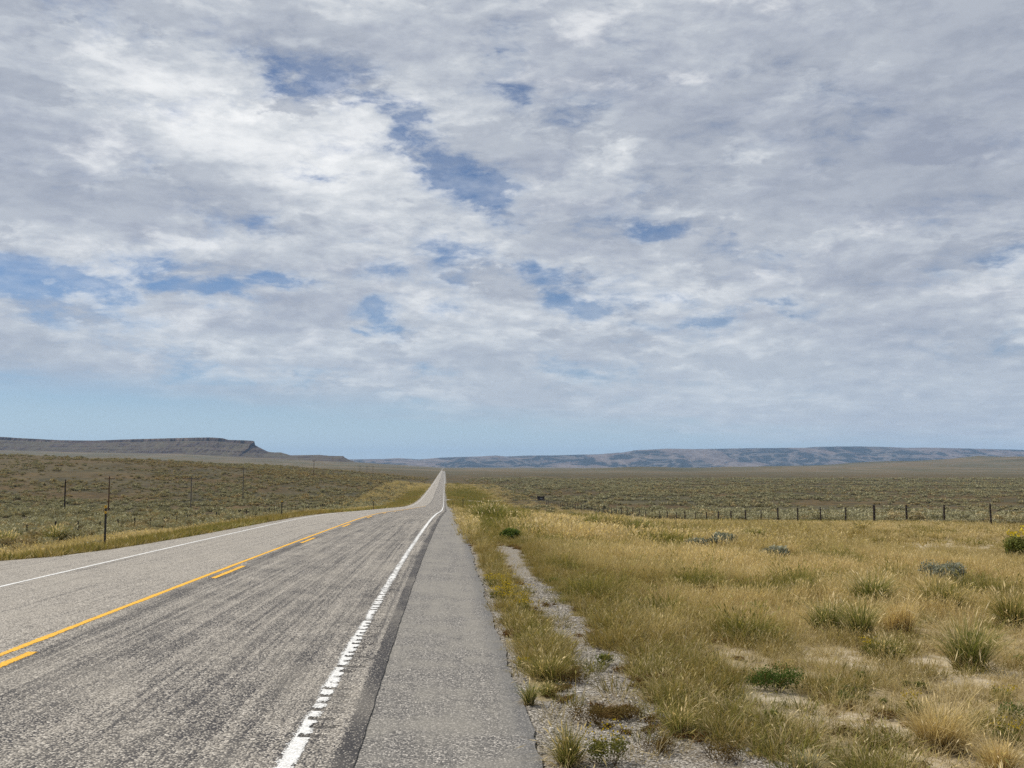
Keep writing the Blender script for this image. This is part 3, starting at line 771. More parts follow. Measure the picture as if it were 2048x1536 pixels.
def tufts(mat, spec, seeds):
    out = []
    for s in seeds:
        L = Leafy(s)
        for a in spec: L.blades(*a[:5], **(a[5] if len(a) > 5 else {}))
        out.append(L.mesh('tuft', mat))
    return out
# near shapes (fine blades) and far shapes (fewer, broader blades)
SRC = {}
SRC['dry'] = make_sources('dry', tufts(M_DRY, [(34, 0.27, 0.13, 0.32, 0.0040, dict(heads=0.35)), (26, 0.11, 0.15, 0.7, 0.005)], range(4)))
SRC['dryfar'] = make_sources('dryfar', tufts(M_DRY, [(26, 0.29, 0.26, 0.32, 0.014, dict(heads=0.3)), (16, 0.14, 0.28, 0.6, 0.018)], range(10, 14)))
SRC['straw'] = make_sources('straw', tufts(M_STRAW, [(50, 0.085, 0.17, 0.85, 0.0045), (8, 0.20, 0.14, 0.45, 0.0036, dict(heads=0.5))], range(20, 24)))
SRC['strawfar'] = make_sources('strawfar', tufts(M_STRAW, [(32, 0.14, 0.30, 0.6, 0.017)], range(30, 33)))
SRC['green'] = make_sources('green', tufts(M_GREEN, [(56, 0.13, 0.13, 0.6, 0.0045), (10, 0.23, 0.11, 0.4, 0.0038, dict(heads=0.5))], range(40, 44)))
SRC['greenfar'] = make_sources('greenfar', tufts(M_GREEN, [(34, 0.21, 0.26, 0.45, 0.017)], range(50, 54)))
def weed_meshes(mat, seeds, nl, r0, h, leaf, flowers=0):
    out = []
    for s in seeds:
        L = Leafy(s).twigs(16, h * 1.0, r0 * 1.1, 0.004, 1.0).shrub(nl, r0, h, leaf, 7, 0.2, 0.8)
        if flowers:
            a = L.r.uniform(0, 6.28, flowers); q = r0 * np.sqrt(L.r.random(flowers))
            P = np.stack([q * np.cos(a), q * np.sin(a), h * (0.75 + 0.4 * L.r.random(flowers))], -1)
            for _ in range(3): L.leaves(P, leaf * 0.8, 1.5, np.full(flowers, 2.0), aspect=1.0)
        out.append(L.mesh('weed', mat))
    return out
SRC['forb'] = make_sources('forb', weed_meshes(M_FORB, range(60, 63), 240, 0.12, 0.13, 0.026))
SRC['brown'] = make_sources('brown', weed_meshes(M_BROWN, range(64, 67), 260, 0.15, 0.09, 0.020))
SRC['flower'] = make_sources('flower', weed_meshes(M_FLOWER, range(68, 71), 200, 0.13, 0.17, 0.022, 22))

# plants that stand out (kind, name, photo x, y of the foot, width, height in photo pixels, label, category)
def at_plant(px, py): return at(px, py, 3.0, 400.0)
PLANTS = [
 ('sage', 'sagebrush', 1885, 1168, 84, 46, 'silvery sagebrush standing alone in tall grass below the bare pale earth', 'shrub'),
 ('sage', 'sagebrush', 1556, 1114, 62, 22, 'small grey sagebrush in golden grass near the middle of the verge', 'shrub'),
 ('sage', 'sagebrush', 1440, 1096, 66, 30, 'grey-green sagebrush, larger of the pair in front of the fence', 'shrub'),
 ('sage', 'sagebrush', 1388, 1098, 48, 22, 'grey sagebrush, smaller of the pair in front of the fence', 'shrub'),
 ('rabbit', 'rabbitbrush', 2038, 1120, 46, 50, 'yellow flowered rabbitbrush with dark base at the right picture edge', 'shrub'),
 ('goldbunch', 'bunch_grass', 1722, 1066, 24, 15, 'small yellowish grass clump just in front of the fence posts', 'grass clump'),
 ('bunch', 'bunch_grass', 1502, 1082, 46, 20, 'bright green grass clump beside the pair of sagebrush', 'grass clump'),
 ('bunch', 'bunch_grass', 1748, 1212, 66, 56, 'large green bunch grass with arching blades right of centre verge', 'grass clump'),
 ('bunch', 'bunch_grass', 1727, 1280, 44, 72, 'dark green upright bunch grass in the right foreground', 'grass clump'),
 ('bunch', 'bunch_grass', 1775, 1322, 72, 38, 'low green grass clump with yellow flowers beside it', 'grass clump'),
 ('flower', 'yellow_flower_weed', 1738, 1315, 34, 34, 'yellow flowering weed at the foot of a low green clump', 'weed'),
 ('forb', 'green_weed', 1542, 1380, 130, 56, 'large dark green leafy weed mound in the right foreground', 'weed'),
 ('forb', 'green_weed', 1516, 1230, 44, 24, 'small dark green leafy weed in golden grass', 'weed'),
 ('forb', 'green_weed', 2036, 1446, 70, 44, 'dark green leafy weed at the right picture edge', 'weed'),
 ('flower', 'yellow_flower_weed', 2016, 1490, 70, 42, 'yellow flowering weed under the dark green weed at the right edge', 'weed'),
 ('flower', 'yellow_flower_weed', 1828, 1440, 40, 46, 'tall yellow flowering weed beside the straw coloured bunch grass', 'weed'),
 ('flower', 'yellow_flower_weed', 2008, 1396, 50, 22, 'low patch of yellow flowers above the dark green weed', 'weed'),
 ('strawbunch', 'bunch_grass', 1884, 1502, 86, 100, 'straw coloured upright bunch grass, largest clump in the right foreground', 'grass clump'),
 ('strawbunch', 'bunch_grass', 2000, 1550, 60, 70, 'straw coloured bunch grass at the bottom right corner', 'grass clump'),
 ('goldbunch', 'bunch_grass', 1886, 1222, 60, 54, 'golden green bunch grass just below the silvery sagebrush', 'grass clump'),
 ('goldbunch', 'bunch_grass', 2020, 1260, 70, 62, 'tall golden arching grass clump at the right picture edge', 'grass clump'),
 ('bunch', 'bunch_grass', 1948, 1340, 74, 90, 'tall blue-green leaning grass stand near the right edge', 'grass clump'),
 ('blue', 'sage_sprig', 1622, 1545, 60, 40, 'pale blue-grey sprigs at the bottom edge of the verge', 'plant'),
 ('brown', 'brown_weed', 1140, 1366, 70, 40, 'brown-green low weed on the gravel, beside a grass tuft', 'weed'),
 ('goldbunch', 'bunch_grass', 1094, 1360, 58, 44, 'olive grass tuft between the asphalt edge and the gravel track', 'grass clump'),
 ('brown', 'brown_weed', 1186, 1448, 84, 46, 'reddish brown weed on the gravel, left one of two', 'weed'),
 ('brown', 'brown_weed', 1256, 1440, 90, 34, 'reddish brown weed on the gravel, right one of two', 'weed'),
 ('bunch', 'bunch_grass', 1058, 1410, 20, 38, 'single small green grass tuft on the white gravel edge', 'grass clump'),
 ('goldbunch', 'bunch_grass', 1096, 1392, 24, 26, 'tiny straw tuft on the white gravel beside the asphalt', 'grass clump'),
 ('goldbunch', 'bunch_grass', 1134, 1530, 62, 66, 'pale green grass tuft at the bottom edge on gravel', 'grass clump'),
 ('flower', 'yellow_flower_weed', 1214, 1530, 90, 62, 'leafy olive weed at the bottom edge of the gravel', 'weed'),
 ('flower', 'yellow_flower_weed', 1046, 1336, 24, 18, 'tiny yellow flowers on the white gravel beside the asphalt', 'weed'),
 ('bunch', 'bunch_grass', 1196, 1060, 80, 26, 'dark green bunch grass, left one of two in front of the fence', 'grass clump'),
 ('goldbunch', 'bunch_grass', 1232, 1064, 56, 28, 'olive bunch grass, right one of two in front of the fence', 'grass clump'),
 ('bunch', 'bunch_grass', 1276, 1072, 66, 28, 'green bunch grass beside a grey sage clump in front of the fence', 'grass clump'),
 ('bunch', 'bunch_grass', 978, 1036, 80, 26, 'dark green grass stand beside the shoulder below the road crest', 'grass clump'),
 ('forb', 'green_weed', 1020, 1080, 44, 22, 'dark green weed clump in olive grass beside the shoulder', 'weed'),
 ('forb', 'green_weed', 1058, 1054, 34, 12, 'pale green weed clump in grass ahead of the dark sign', 'weed'),
 ('bunch', 'bunch_grass', 116, 1088, 44, 28, 'tall green bunch grass beside the left fence', 'grass clump'),
 ('bunch', 'bunch_grass', 14, 1098, 36, 26, 'green bunch grass at the left picture edge', 'grass clump'),
 ('brown', 'brown_weed', 1316, 1506, 80, 40, 'brown green weed on gravel beside the verge grass, near the bottom edge', 'weed'),
 ('goldbunch', 'bunch_grass', 1352, 1470, 60, 52, 'olive grass tuft where the gravel meets the verge grass', 'grass clump'),
 ('brown', 'brown_weed', 1440, 1520, 90, 44, 'dull brown weed at the gravel end, rightmost near the bottom edge', 'weed'),
 ('bunch', 'bunch_grass', 1660, 1270, 60, 56, 'wispy green grass clump left of the dark upright bunch grass', 'grass clump'),
 ('strawbunch', 'bunch_grass', 1800, 1270, 56, 58, 'pale golden bunch grass right of the dark upright bunch grass', 'grass clump'),
 ('brown', 'brown_weed', 1420, 1196, 46, 30, 'brown dry weed in golden grass left of the small dark green weed', 'weed'),
 ('sage', 'sagebrush', 192, 1096, 34, 14, 'low grey sagebrush at the foot of the black delineator post', 'shrub'),
]
PLANT_AT = [at_plant(a[2], a[3]) for a in PLANTS]
PLANT_R = [a[4] * P.y / FPX for a, P in zip(PLANTS, PLANT_AT)]

# ------------------------------------------------------------------ grass and weeds
def sample(n, d0, d1, u0, u1, power=1.0):
    """random ground points between distances d0..d1 and offsets u0..u1 from the road, inside the view and a margin"""
    d = (d0 ** (power + 1) + RNG.random(n) * (d1 ** (power + 1) - d0 ** (power + 1))) ** (1 / (power + 1))
    lo = np.maximum(u0, -0.66 * d - 3); hi = np.minimum(u1, 0.74 * d + 2)
    x = lo + RNG.random(n) * (hi - lo)
    ok = hi > lo
    return x[ok] + 0 * d[ok], d[ok]
def emit(name, src, x, d, keep, scale, tint, label, nsrc):
    k = RNG.random(len(x)) < keep
    x, d = x[k], d[k]; sc = scale[k] if isinstance(scale, np.ndarray) else np.full(k.sum(), scale)
    ti = tint[k] if isinstance(tint, np.ndarray) else np.full(k.sum(), tint)
    n = len(x)
    P = np.stack([x, d, ground_z(x, d) - 0.008], -1)
    return P, RNG.uniform(0, 6.283, n), sc * RNG.uniform(0.65, 1.35, n), RNG.integers(0, nsrc, n), np.clip(ti + RNG.normal(0, 0.12, n), 0, 1)
def cat(parts): return [np.concatenate(q) for q in zip(*parts)]

def build_grass():
    acc = {k: [] for k in SRC}
    def region(n, d0, d1, u0, u1, far, power):
        x, d = sample(n, d0, d1, u0, u1, power)
        u = x - road_cx(d); el = left_edge(d)
        ok = (u > right_edge(d) - 0.02) | (u < el - 0.05)
        x, d, u = x[ok], d[ok], u[ok]
        z = zones(x, d)
        a = fbm(x * 0.22 + 5, d * 0.16, 3); c = fbm(x * 0.8 + 50, d * 0.8, 3); e = fbm(x * 0.09, d * 0.05 + 30, 2)
        clear = np.ones_like(x)
        for P, w in zip(PLANT_AT, PLANT_R):            # standing room round the single plants
            q = ((x - P.x) / (0.50 * w)) ** 2 + ((d - P.y + 0.45 * w) / (1.0 * w)) ** 2
            clear *= 1 - 0.93 * (q < 1)
        cover = clear * (1 - 0.975 * sstep(z['gravel'] - 0.45 * np.clip(c, 0, 1), 0.12, 0.5)) * ~((np.abs(d - 322) < 8) & (u > 0)) * (1 - 0.75 * z['bare'])
        # sparse, low and broken close to the camera on the right; thick gold further on
        thin = 1 - (u > 2.2) * (1 - sstep(d, 11, 20)) * np.clip(0.70 - 1.0 * c, 0.25, 0.96)
        clump = np.clip(0.80 + 1.5 * fbm(x * 1.5 + 13, d * 1.2, 3), 0.12, 1)
        cover = cover * np.where(d < 40, clump, 1.0)
        gold = np.clip(0.55 + 0.9 * a + 0.35 * sstep(d, 12, 24) * (u > 3), 0.08, 1)
        tall = 1.0 * sstep(fbm(x * 0.45 + 21, d * 0.3 + 3, 3), 0.18, 0.42) * (u > 2.5) * (1 - sstep(u, 11, 15)) * sstep(d, 9, 14)
        gr = np.clip(1.0 * tall + z['green'] * 1.1 + 0.5 * sstep(c, 0.12, 0.4), 0, 1)
        rng_ = z['sage']
        tint = np.clip(0.35 + 0.9 * e + 0.5 * c, 0, 1)
        sz = 1 + 0.5 * a + 0.35 * c + 0.15 * sstep(d, 14, 30) * (u > 2)
        near_low = np.where(u > 0, (0.52 + 0.45 * sstep(d, 10, 22)) * (1 - 0.45 * sstep(u, 9, 22)) * (1 - 0.3 * sstep(d, 45, 90)), 0.85)
        s = 'far' if far else ''
        hs = (1 + 0.004 * d) if far else 1.0
        acc['dry' + s].append(emit('', None, x, d, cover * thin * gold * (1 - gr) * (1 - 0.86 * rng_) * (1 - 0.6 * sstep(u, 12, 22)), sz * near_low * hs, tint, '', 4))
        acc['straw' + s].append(emit('', None, x, d, cover * np.clip(thin + 0.25, 0, 1) * (0.75 - 0.5 * gold * (1 - gr)) * (1 - 0.55 * rng_), 1.0 * hs + 0 * sz, tint, '', 3))
        acc['green' + s].append(emit('', None, x, d, cover * np.clip(thin + 0.15, 0, 1) * gr * (1 - 0.8 * rng_), (0.95 + 0.3 * c + tall) * hs, tint * (1 - 0.7 * np.clip(tall, 0, 1)), '', 4))
        if not far:
            f1 = sstep(fbm(x * 1.1 + 70, d * 1.1, 3), 0.22, 0.45); f2 = sstep(fbm(x * 1.0 - 33, d * 1.0 + 8, 3), 0.18, 0.40)
            acc['forb'].append(emit('', None, x, d, 0.20 * f1 * cover, 1.0 + 0 * u, tint, '', 3))
            edgeg = np.exp(-((z['gravel'] - 0.4) / 0.3) ** 2)
            acc['brown'].append(emit('', None, x, d, (0.10 * f2 + 0.22 * edgeg + 0.14 * f2 * z['gravel'] * (d < 10)) * (u > 0) * (u < 4.2), 0.9 + 0 * u, tint, '', 3))
            fl = np.exp(-((u - 1.12) / 0.2) ** 2) * sstep(d, 14.5, 17) * (1 - sstep(d, 19.5, 23)) * 0.55 + 0.012 * sstep(a, 0.0, 0.3) * (u > 3)
            acc['flower'].append(emit('', None, x, d, fl * (u > 0), 0.85 + 0 * u, tint, '', 3))
    region(8600, 3.2, 15, 0.7, 12, False, 1.1)
    region(15000, 15, 36, 0.7, 28, False, 0.9)
    region(22000, 36, 90, 0.7, 36, True, 0.6)
    region(20000, 90, 650, 0.7, 30, True, 0.0)
    region(15000, 22, 90, -36, -8.8, True, 0.7)
    region(20000, 90, 650, -30, -8.8, True, 0.0)
    lab = {'dry': 'golden dry grass covering the roadside verge', 'dryfar': 'golden dry grass further along the roadside', 'straw': 'short straw coloured grass on the verge', 'strawfar': 'short straw grass further along the verge',
           'green': 'olive green grass along the pavement edge', 'greenfar': 'olive green grass strip further along the road', 'forb': 'small leafy green weeds among the grass', 'brown': 'low brown weeds along the gravel', 'flower': 'yellow flowered weeds beside the shoulder'}
    nm = {'dry': 'dry_grass', 'dryfar': 'dry_grass', 'straw': 'straw_grass', 'strawfar': 'straw_grass', 'green': 'green_grass', 'greenfar': 'green_grass', 'forb': 'weeds', 'brown': 'weeds', 'flower': 'weeds'}
    for k, v in acc.items():
        if v: scatter(nm[k], SRC[k], *cat(v), lab[k])
build_grass()

# loose stones on the gravel
def build_gravel():
    m, b, o = new_mat('gravel_stone')
    rnd = b.attr('tint', kind='INSTANCER')
    principled(b, o, b.ramp(rnd, [(0, (0.10, 0.09, 0.078)), (0.5, (0.27, 0.245, 0.21)), (1, (0.54, 0.50, 0.44))]), 0.9, 0.2)
    ms = []
    for s in range(4):
        bm = bmesh.new(); bmesh.ops.create_icosphere(bm, subdivisions=1, radius=1.0)
        r = random.Random(s)
        for v in bm.verts: v.co = Vector((v.co.x * r.uniform(0.7, 1.25), v.co.y * r.uniform(0.6, 1.1), v.co.z * r.uniform(0.35, 0.75)))
        me = bpy.data.meshes.new('stone'); bm.to_mesh(me); bm.free(); me.materials.append(m); ms.append(me)
    x, d = sample(46000, 3.4, 22, 0.58, 3.6, 0.2)
    z = zones(x, d); k = RNG.random(len(x)) < np.clip(z['gravel'] * 0.9 - 0.1, 0.02, 1)
    x, d = x[k], d[k]; n = len(x)
    P = np.stack([x, d, ground_z(x, d) + 0.002], -1)
    scatter('gravel', make_sources('stone', ms), P, RNG.uniform(0, 6.28, n), RNG.gamma(4, 0.0017, n) * (1 + 0.035 * d), RNG.integers(0, 4, n), RNG.random(n), 'loose pale gravel beside the asphalt shoulder')
build_gravel()

# ------------------------------------------------------------------ sagebrush
def sage_mesh(seed, nl, r0, h, leaf, mat, lobes=9, tw=14):
    return Leafy(seed).twigs(tw, h * 0.8, r0, 0.014, 1.0).shrub(nl, r0, h, leaf, lobes, 0.5, 0.7).mesh('sagebrush', mat)
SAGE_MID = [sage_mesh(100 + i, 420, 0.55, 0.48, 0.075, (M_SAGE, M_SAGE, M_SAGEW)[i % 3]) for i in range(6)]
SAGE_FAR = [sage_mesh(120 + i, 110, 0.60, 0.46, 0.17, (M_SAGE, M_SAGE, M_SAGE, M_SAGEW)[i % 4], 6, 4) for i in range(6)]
def build_sage():
    x, d = sample(125000, 30, 950, -700, 760, 0.25)
    u = x - road_cx(d)
    z = zones(x, d)
    p = fbm(x * 0.03, d * 0.03, 3); q = fbm(x * 0.25 + 9, d * 0.25, 2)
    pb = fbm(x * 0.007 + 31, d * 0.005, 3)
    keep = np.clip(z['sage'] * (0.38 + 1.7 * p + 1.5 * q + 1.1 * pb), 0, 1) * (1 - 0.6 * z['tan'])
    k = (RNG.random(len(x)) < keep) & (np.abs(u) > 15) & ~((u > 0) & (u < 29.6) & (RNG.random(len(x)) < 0.75))
    side = (u > 0) & (np.abs(np.abs(u) - 29) < 0.7) | (u < 0) & (np.abs(np.abs(u) - 29) < 0.7)
    k &= ~side
    x, d = x[k], d[k]; n = len(x)
    gz = ground_z(x, d)
    sc = RNG.gamma(6, 0.17, n).clip(0.4, 2.1) * (1.25 + 0.0008 * d) * (1 + 0.5 * fbm(x * 0.05 + 4, d * 0.05, 2))
    rot = RNG.uniform(0, 6.28, n); idx = RNG.integers(0, 6, n)
    warm = np.clip(0.12 + 0.8 * fbm(x * 0.01 + 3, d * 0.01, 3) + 0.35 * (x < 0) * sstep(d, 200, 450), 0, 1)
    # those that show largest, inside the frame, stand as single shrubs
    vis = (x / d > -0.42) & (x / d < 0.555)
    size = np.where(vis, sc / d, 0)
    order = np.argsort(-size)
    one = order[:300]
    def where(xx):
        if xx > 45: return 'sagebrush out on the flat range well beyond the right-hand fence', 'sagebrush far behind the right fence'
        if xx > 29: return 'grey-green sagebrush just behind the right-hand post and wire fence', 'sagebrush just behind the right fence'
        if xx > 0: return 'sagebrush in dry grass in front of the right-hand post fence', 'sagebrush in front of the right fence'
        if xx > -29: return 'sagebrush between the left verge grass and the left-hand fence', 'sagebrush in front of the left fence'
        if xx > -45: return 'olive sagebrush just behind the left-hand post and wire fence', 'sagebrush just behind the left fence'
        return 'olive sagebrush out on the flat below the brown slope on the left', 'sagebrush far behind the left fence'
    for j in one:
        o = link('sagebrush', SAGE_MID[idx[j]], loc=(x[j], d[j], gz[j] - 0.02)); o.rotation_euler.z = rot[j]; o.scale = (sc[j],) * 3
        lb, gp = where(x[j]); tag(o, lb, 'shrub', gp, 'thing')
    rest = np.ones(n, bool); rest[one] = False
    nearr = rest & (d < 150); farr = rest & (d >= 150)
    for msk, src, nmx, lb in ((nearr, SAGE_MID, 'sage_near', 'sagebrush cover on the nearer rangeland'), (farr, SAGE_FAR, 'sage_far', 'sagebrush cover of the rangeland out to the distance')):
        P = np.stack([x, d, gz - 0.02], -1)[msk]
        scatter('sagebrush_cover', make_sources(nmx, src), P, rot[msk], sc[msk], idx[msk], warm[msk], lb)
build_sage()

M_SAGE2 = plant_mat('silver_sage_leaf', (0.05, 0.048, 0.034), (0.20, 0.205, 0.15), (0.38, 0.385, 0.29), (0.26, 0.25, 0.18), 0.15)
# ------------------------------------------------------------------ single plants that stand out
def plant(kind, name, px, py, wpx, hpx, label, seed, cat='plant', group=None, lean=None):
    P = at_plant(px, py); s = P.y / FPX; w = wpx * s * 1.2; h = hpx * s * 1.2
    root = bpy.data.objects.new(name, None); COL.objects.link(root)
    root.location = P + Vector((0, 0, -0.01)); root.rotation_euler.z = 0.6 * seed; root.empty_display_size = 0.1
    tag(root, label, cat, group, 'thing')
    bw = max(0.0042, 0.45 * P.y / 1035)
    big = 1.0 + 0.02 * P.y
    if kind in ('bunch', 'strawbunch', 'goldbunch', 'blue'):
        mat = {'bunch': M_BUNCH, 'strawbunch': M_DRY, 'goldbunch': M_GREEN, 'blue': M_SAGE}[kind]
        n = int(430 * max(0.6, min(2.2, w / 0.35)))
        r0 = np.random.default_rng(seed); nc = 5
        L = Leafy(seed); H = Leafy(seed + 500)
        for q in range(nc):                                   # several uneven crowns make one clump
            a = r0.uniform(0, 6.28); rr = w * (0.0 if q == 0 else 0.34) * math.sqrt(r0.random()); hq = h * (1.0 if q == 0 else r0.uniform(0.5, 0.95))
            ln = (0.17 if lean is None else lean) * r0.uniform(0.7, 2.2)
            L.blades(n // nc + 8, hq, w * r0.uniform(0.07, 0.16), ln, bw, r0.uniform(0.8, 1.8), 0.0, 0.38, rr * math.cos(a), rr * math.sin(a))
            H.blades(max(5, n // 30), hq * 1.1, w * 0.14, ln * 0.9, bw * 0.8, 1.4, 0.9, 0.22, rr * math.cos(a), rr * math.sin(a))
            H.blades(n // 22, hq * 0.9, w * 0.16, ln * 1.2, bw, 1.2, 0.2, 0.3, rr * math.cos(a), rr * math.sin(a))
        link('blades', L.mesh('blades', mat), root)
        link('seed_stems', H.mesh('seed_stems', M_DRY if kind != 'bunch' else M_STRAW), root)
        D = Leafy(seed + 700).blades(n // 3, h * 0.35, w * 0.42, 0.8, bw, 0.5)
        link('dead_thatch', D.mesh('dead_thatch', M_STRAW), root)
    elif kind in ('sage', 'rabbit'):
        leaf = max(0.030, 2.5 * P.y / 1035)
        n = int(min(6500, 2600 * max(0.5, (w * h) / 0.25) * (0.04 / leaf)))
        L = Leafy(seed).shrub(max(n, 500), w * 0.55, h, leaf, 14, 0.35, 1.2)
        link('foliage', L.mesh('foliage', M_SAGE2 if kind == 'sage' else M_BUNCH), root)
        link('stem', Leafy(seed + 300).twigs(40, h * 0.75, w * 0.6, 0.014, 1.1).mesh('stem', M_BROWN), root)
        if kind == 'rabbit':
            q = Leafy(seed + 90); k = 46; a = q.r.uniform(0, 6.28, k); r = w * 0.46 * np.sqrt(q.r.random(k))
            q.leaves(np.stack([r * np.cos(a), r * np.sin(a), h * (1.0 - 0.45 * (r / w) ** 2 + 0.10 * q.r.normal(0, 1, k))], -1), leaf * 1.1, 1.0, np.full(k, 2.0), aspect=0.9)
            link('flowers', q.mesh('flowers', M_FLOWER), root)
    elif kind in ('forb', 'brown', 'flower'):
        mat = {'forb': M_FORB, 'brown': M_BROWN, 'flower': M_FLOWER}[kind]
        leaf = max(0.020, 1.9 * P.y / 1035) if kind != 'brown' else max(0.014, 1.4 * P.y / 1035)
        L = Leafy(seed).shrub(int(700 * max(0.5, min(5, w * w / 0.09))), w * 0.52, h, leaf, 12, 0.25, 0.9)
        link('leaves', L.mesh('leaves', mat), root)
        link('stem', Leafy(seed + 300).twigs(30, h * 0.9, w * 0.7, 0.005, 1.2).mesh('stem', M_BROWN), root)
        if kind == 'flower':
            q = Leafy(seed + 90); k = int(36 * max(1, w / 0.25)); a = q.r.uniform(0, 6.28, k); r = w * 0.5 * np.sqrt(q.r.random(k))
            C = np.stack([r * np.cos(a), r * np.sin(a), h * (0.75 + 0.35 * q.r.random(k))], -1)
            for _ in range(4): q.leaves(C, leaf * 0.62, 1.5, np.full(k, 2.0), aspect=1.0)
            link('flowers', q.mesh('flowers', M_FLOWER), root)
    return root
for i, a in enumerate(PLANTS): plant(a[0], a[1], a[2], a[3], a[4], a[5], a[6], 1000 + i, a[7])

# ------------------------------------------------------------------ man-made things
M_STEEL = simple_mat('dark_steel', (0.030, 0.027, 0.026), 0.6, 0.35, 20, 0.4)
M_YELLOW = simple_mat('yellow_reflector', (0.72, 0.42, 0.03), 0.35, 0.1, 30, 0.5)
M_WOOD = simple_mat('weathered_post', (0.040, 0.031, 0.025), 0.9, 0.4, 12, 0.1)
M_WOODL = simple_mat('grey_post', (0.13, 0.10, 0.075), 0.9, 0.35, 12, 0.1)
M_POLE = simple_mat('creosote_pole', (0.105, 0.055, 0.030), 0.85, 0.3, 6, 0.15)
M_POLEG = simple_mat('grey_pole', (0.11, 0.095, 0.08), 0.85, 0.3, 6, 0.15)
M_WIRE = simple_mat('fence_wire', (0.16, 0.14, 0.13), 0.5, 0.2, 4, 0.4)
M_GLASS = simple_mat('insulator', (0.20, 0.19, 0.18), 0.3, 0.2, 30, 0.5)
M_SIGN = simple_mat('sign_board', (0.030, 0.022, 0.018), 0.7, 0.3, 3, 0.2)
M_PALE = simple_mat('sign_paint', (0.30, 0.34, 0.38), 0.7, 0.2, 3, 0.2)

def bm_mesh(name, bm, mat, bev=0.0):
    if bev: bmesh.ops.bevel(bm, geom=list(bm.edges), offset=bev, segments=1, affect='EDGES')
    me = bpy.data.meshes.new(name); bm.to_mesh(me); bm.free(); me.materials.append(mat); return me
def box_bm(sx, sy, sz, loc=(0, 0, 0)):
    bm = bmesh.new(); bmesh.ops.create_cube(bm, size=1.0)
    for v in bm.verts: v.co = Vector((v.co.x * sx + loc[0], v.co.y * sy + loc[1], v.co.z * sz + loc[2]))
    return bm
def tube(path, radii, seg=8, jitter=0.0, seed=0):
    """ring-swept rod along a list of points"""
    bm = bmesh.new(); rr = random.Random(seed); rings = []
    for i, p in enumerate(path):
        p = Vector(p); a = Vector(path[max(i - 1, 0)]); c = Vector(path[min(i + 1, len(path) - 1)])
        t = (c - a).normalized(); s = t.cross(Vector((0.0, 1.0, 0.01)) if abs(t.y) < 0.9 else Vector((0, 0.02, 1))).normalized(); n = s.cross(t)
        rings.append([bm.verts.new(p + (s * math.cos(q) + n * math.sin(q)) * radii[i] * (1 + rr.uniform(-jitter, jitter))) for q in [2 * math.pi * k / seg for k in range(seg)]])
    for a, c in zip(rings, rings[1:]):
        for k in range(seg): bm.faces.new((a[k], a[(k + 1) % seg], c[(k + 1) % seg], c[k]))
    bm.faces.new(list(reversed(rings[0]))); bm.faces.new(rings[-1])
    bmesh.ops.recalc_face_normals(bm, faces=bm.faces)
    return bm
def empty(name, loc, label=None, cat=None, group=None):
    o = bpy.data.objects.new(name, None); COL.objects.link(o); o.location = loc; o.empty_display_size = 0.2
    return tag(o, label, cat, group)

# --- delineator posts: steel U-channel, round reflectors on brackets
def delineator(px, top, d, label, lean=0.0, small=True):
    r = ray(px, top); X = r.x / r.y * d; h = EYE + r.z / r.y * d - float(ground_z(X, d))
    root = empty('delineator_post', (X, d, float(ground_z(X, d))), label, 'road post', 'delineator posts along the shoulders')
    root.rotation_euler.y = lean
    w, t, dep = 0.060, 0.007, 0.028
    prof = [(-w/2, 0), (-w/2, dep), (-w/2 + t, dep), (-w/2 + t, t), (w/2 - t, t), (w/2 - t, dep), (w/2, dep), (w/2, 0)]
    bm = bmesh.new()
    lo = [bm.verts.new((x, y - dep / 2, -0.25)) for x, y in prof]; hi = [bm.verts.new((x, y - dep / 2, h)) for x, y in prof]
    for k in range(8): bm.faces.new((lo[k], lo[(k + 1) % 8], hi[(k + 1) % 8], hi[k]))
    bm.faces.new(hi); bmesh.ops.recalc_face_normals(bm, faces=bm.faces)
    link('post', bm_mesh('post', bm, M_STEEL), root)
    for zz, rad in ((h - 0.055, 0.047), (h - 0.235, 0.042)) if small else ((h - 0.06, 0.045),):
        bm = bmesh.new(); bmesh.ops.create_cone(bm, cap_ends=True, segments=20, radius1=rad, radius2=rad * 0.9, depth=0.016, matrix=Matrix.Translation((0, -0.030, zz)) @ Matrix.Rotation(math.pi / 2, 4, 'X'))
        q = link('reflector', bm_mesh('reflector', bm, M_YELLOW), root)
        bm = bmesh.new(); bmesh.ops.create_cone(bm, cap_ends=True, segments=6, radius1=0.009, radius2=0.009, depth=0.02, matrix=Matrix.Translation((0, -0.042, zz)) @ Matrix.Rotation(math.pi / 2, 4, 'X'))
        link('bolt', bm_mesh('bolt', bm, M_STEEL), q)
    return root
delineator(212, 1010, 34.0, 'black delineator post with two yellow reflectors on the left shoulder', 0.0, True)
delineator(564, 1001, 66.0, 'dark delineator post on the left verge, second from the camera', 0.0, False)
delineator(747, 1000, 112.0, 'small dark delineator post at the left of the road crest', 0.0, False)
delineator(926, 994, 92.0, 'delineator post on the right verge just before the road crest', 0.0, False)
delineator(906, 1001, 138.0, 'tiny far delineator post on the right beside the dip', 0.0, False)

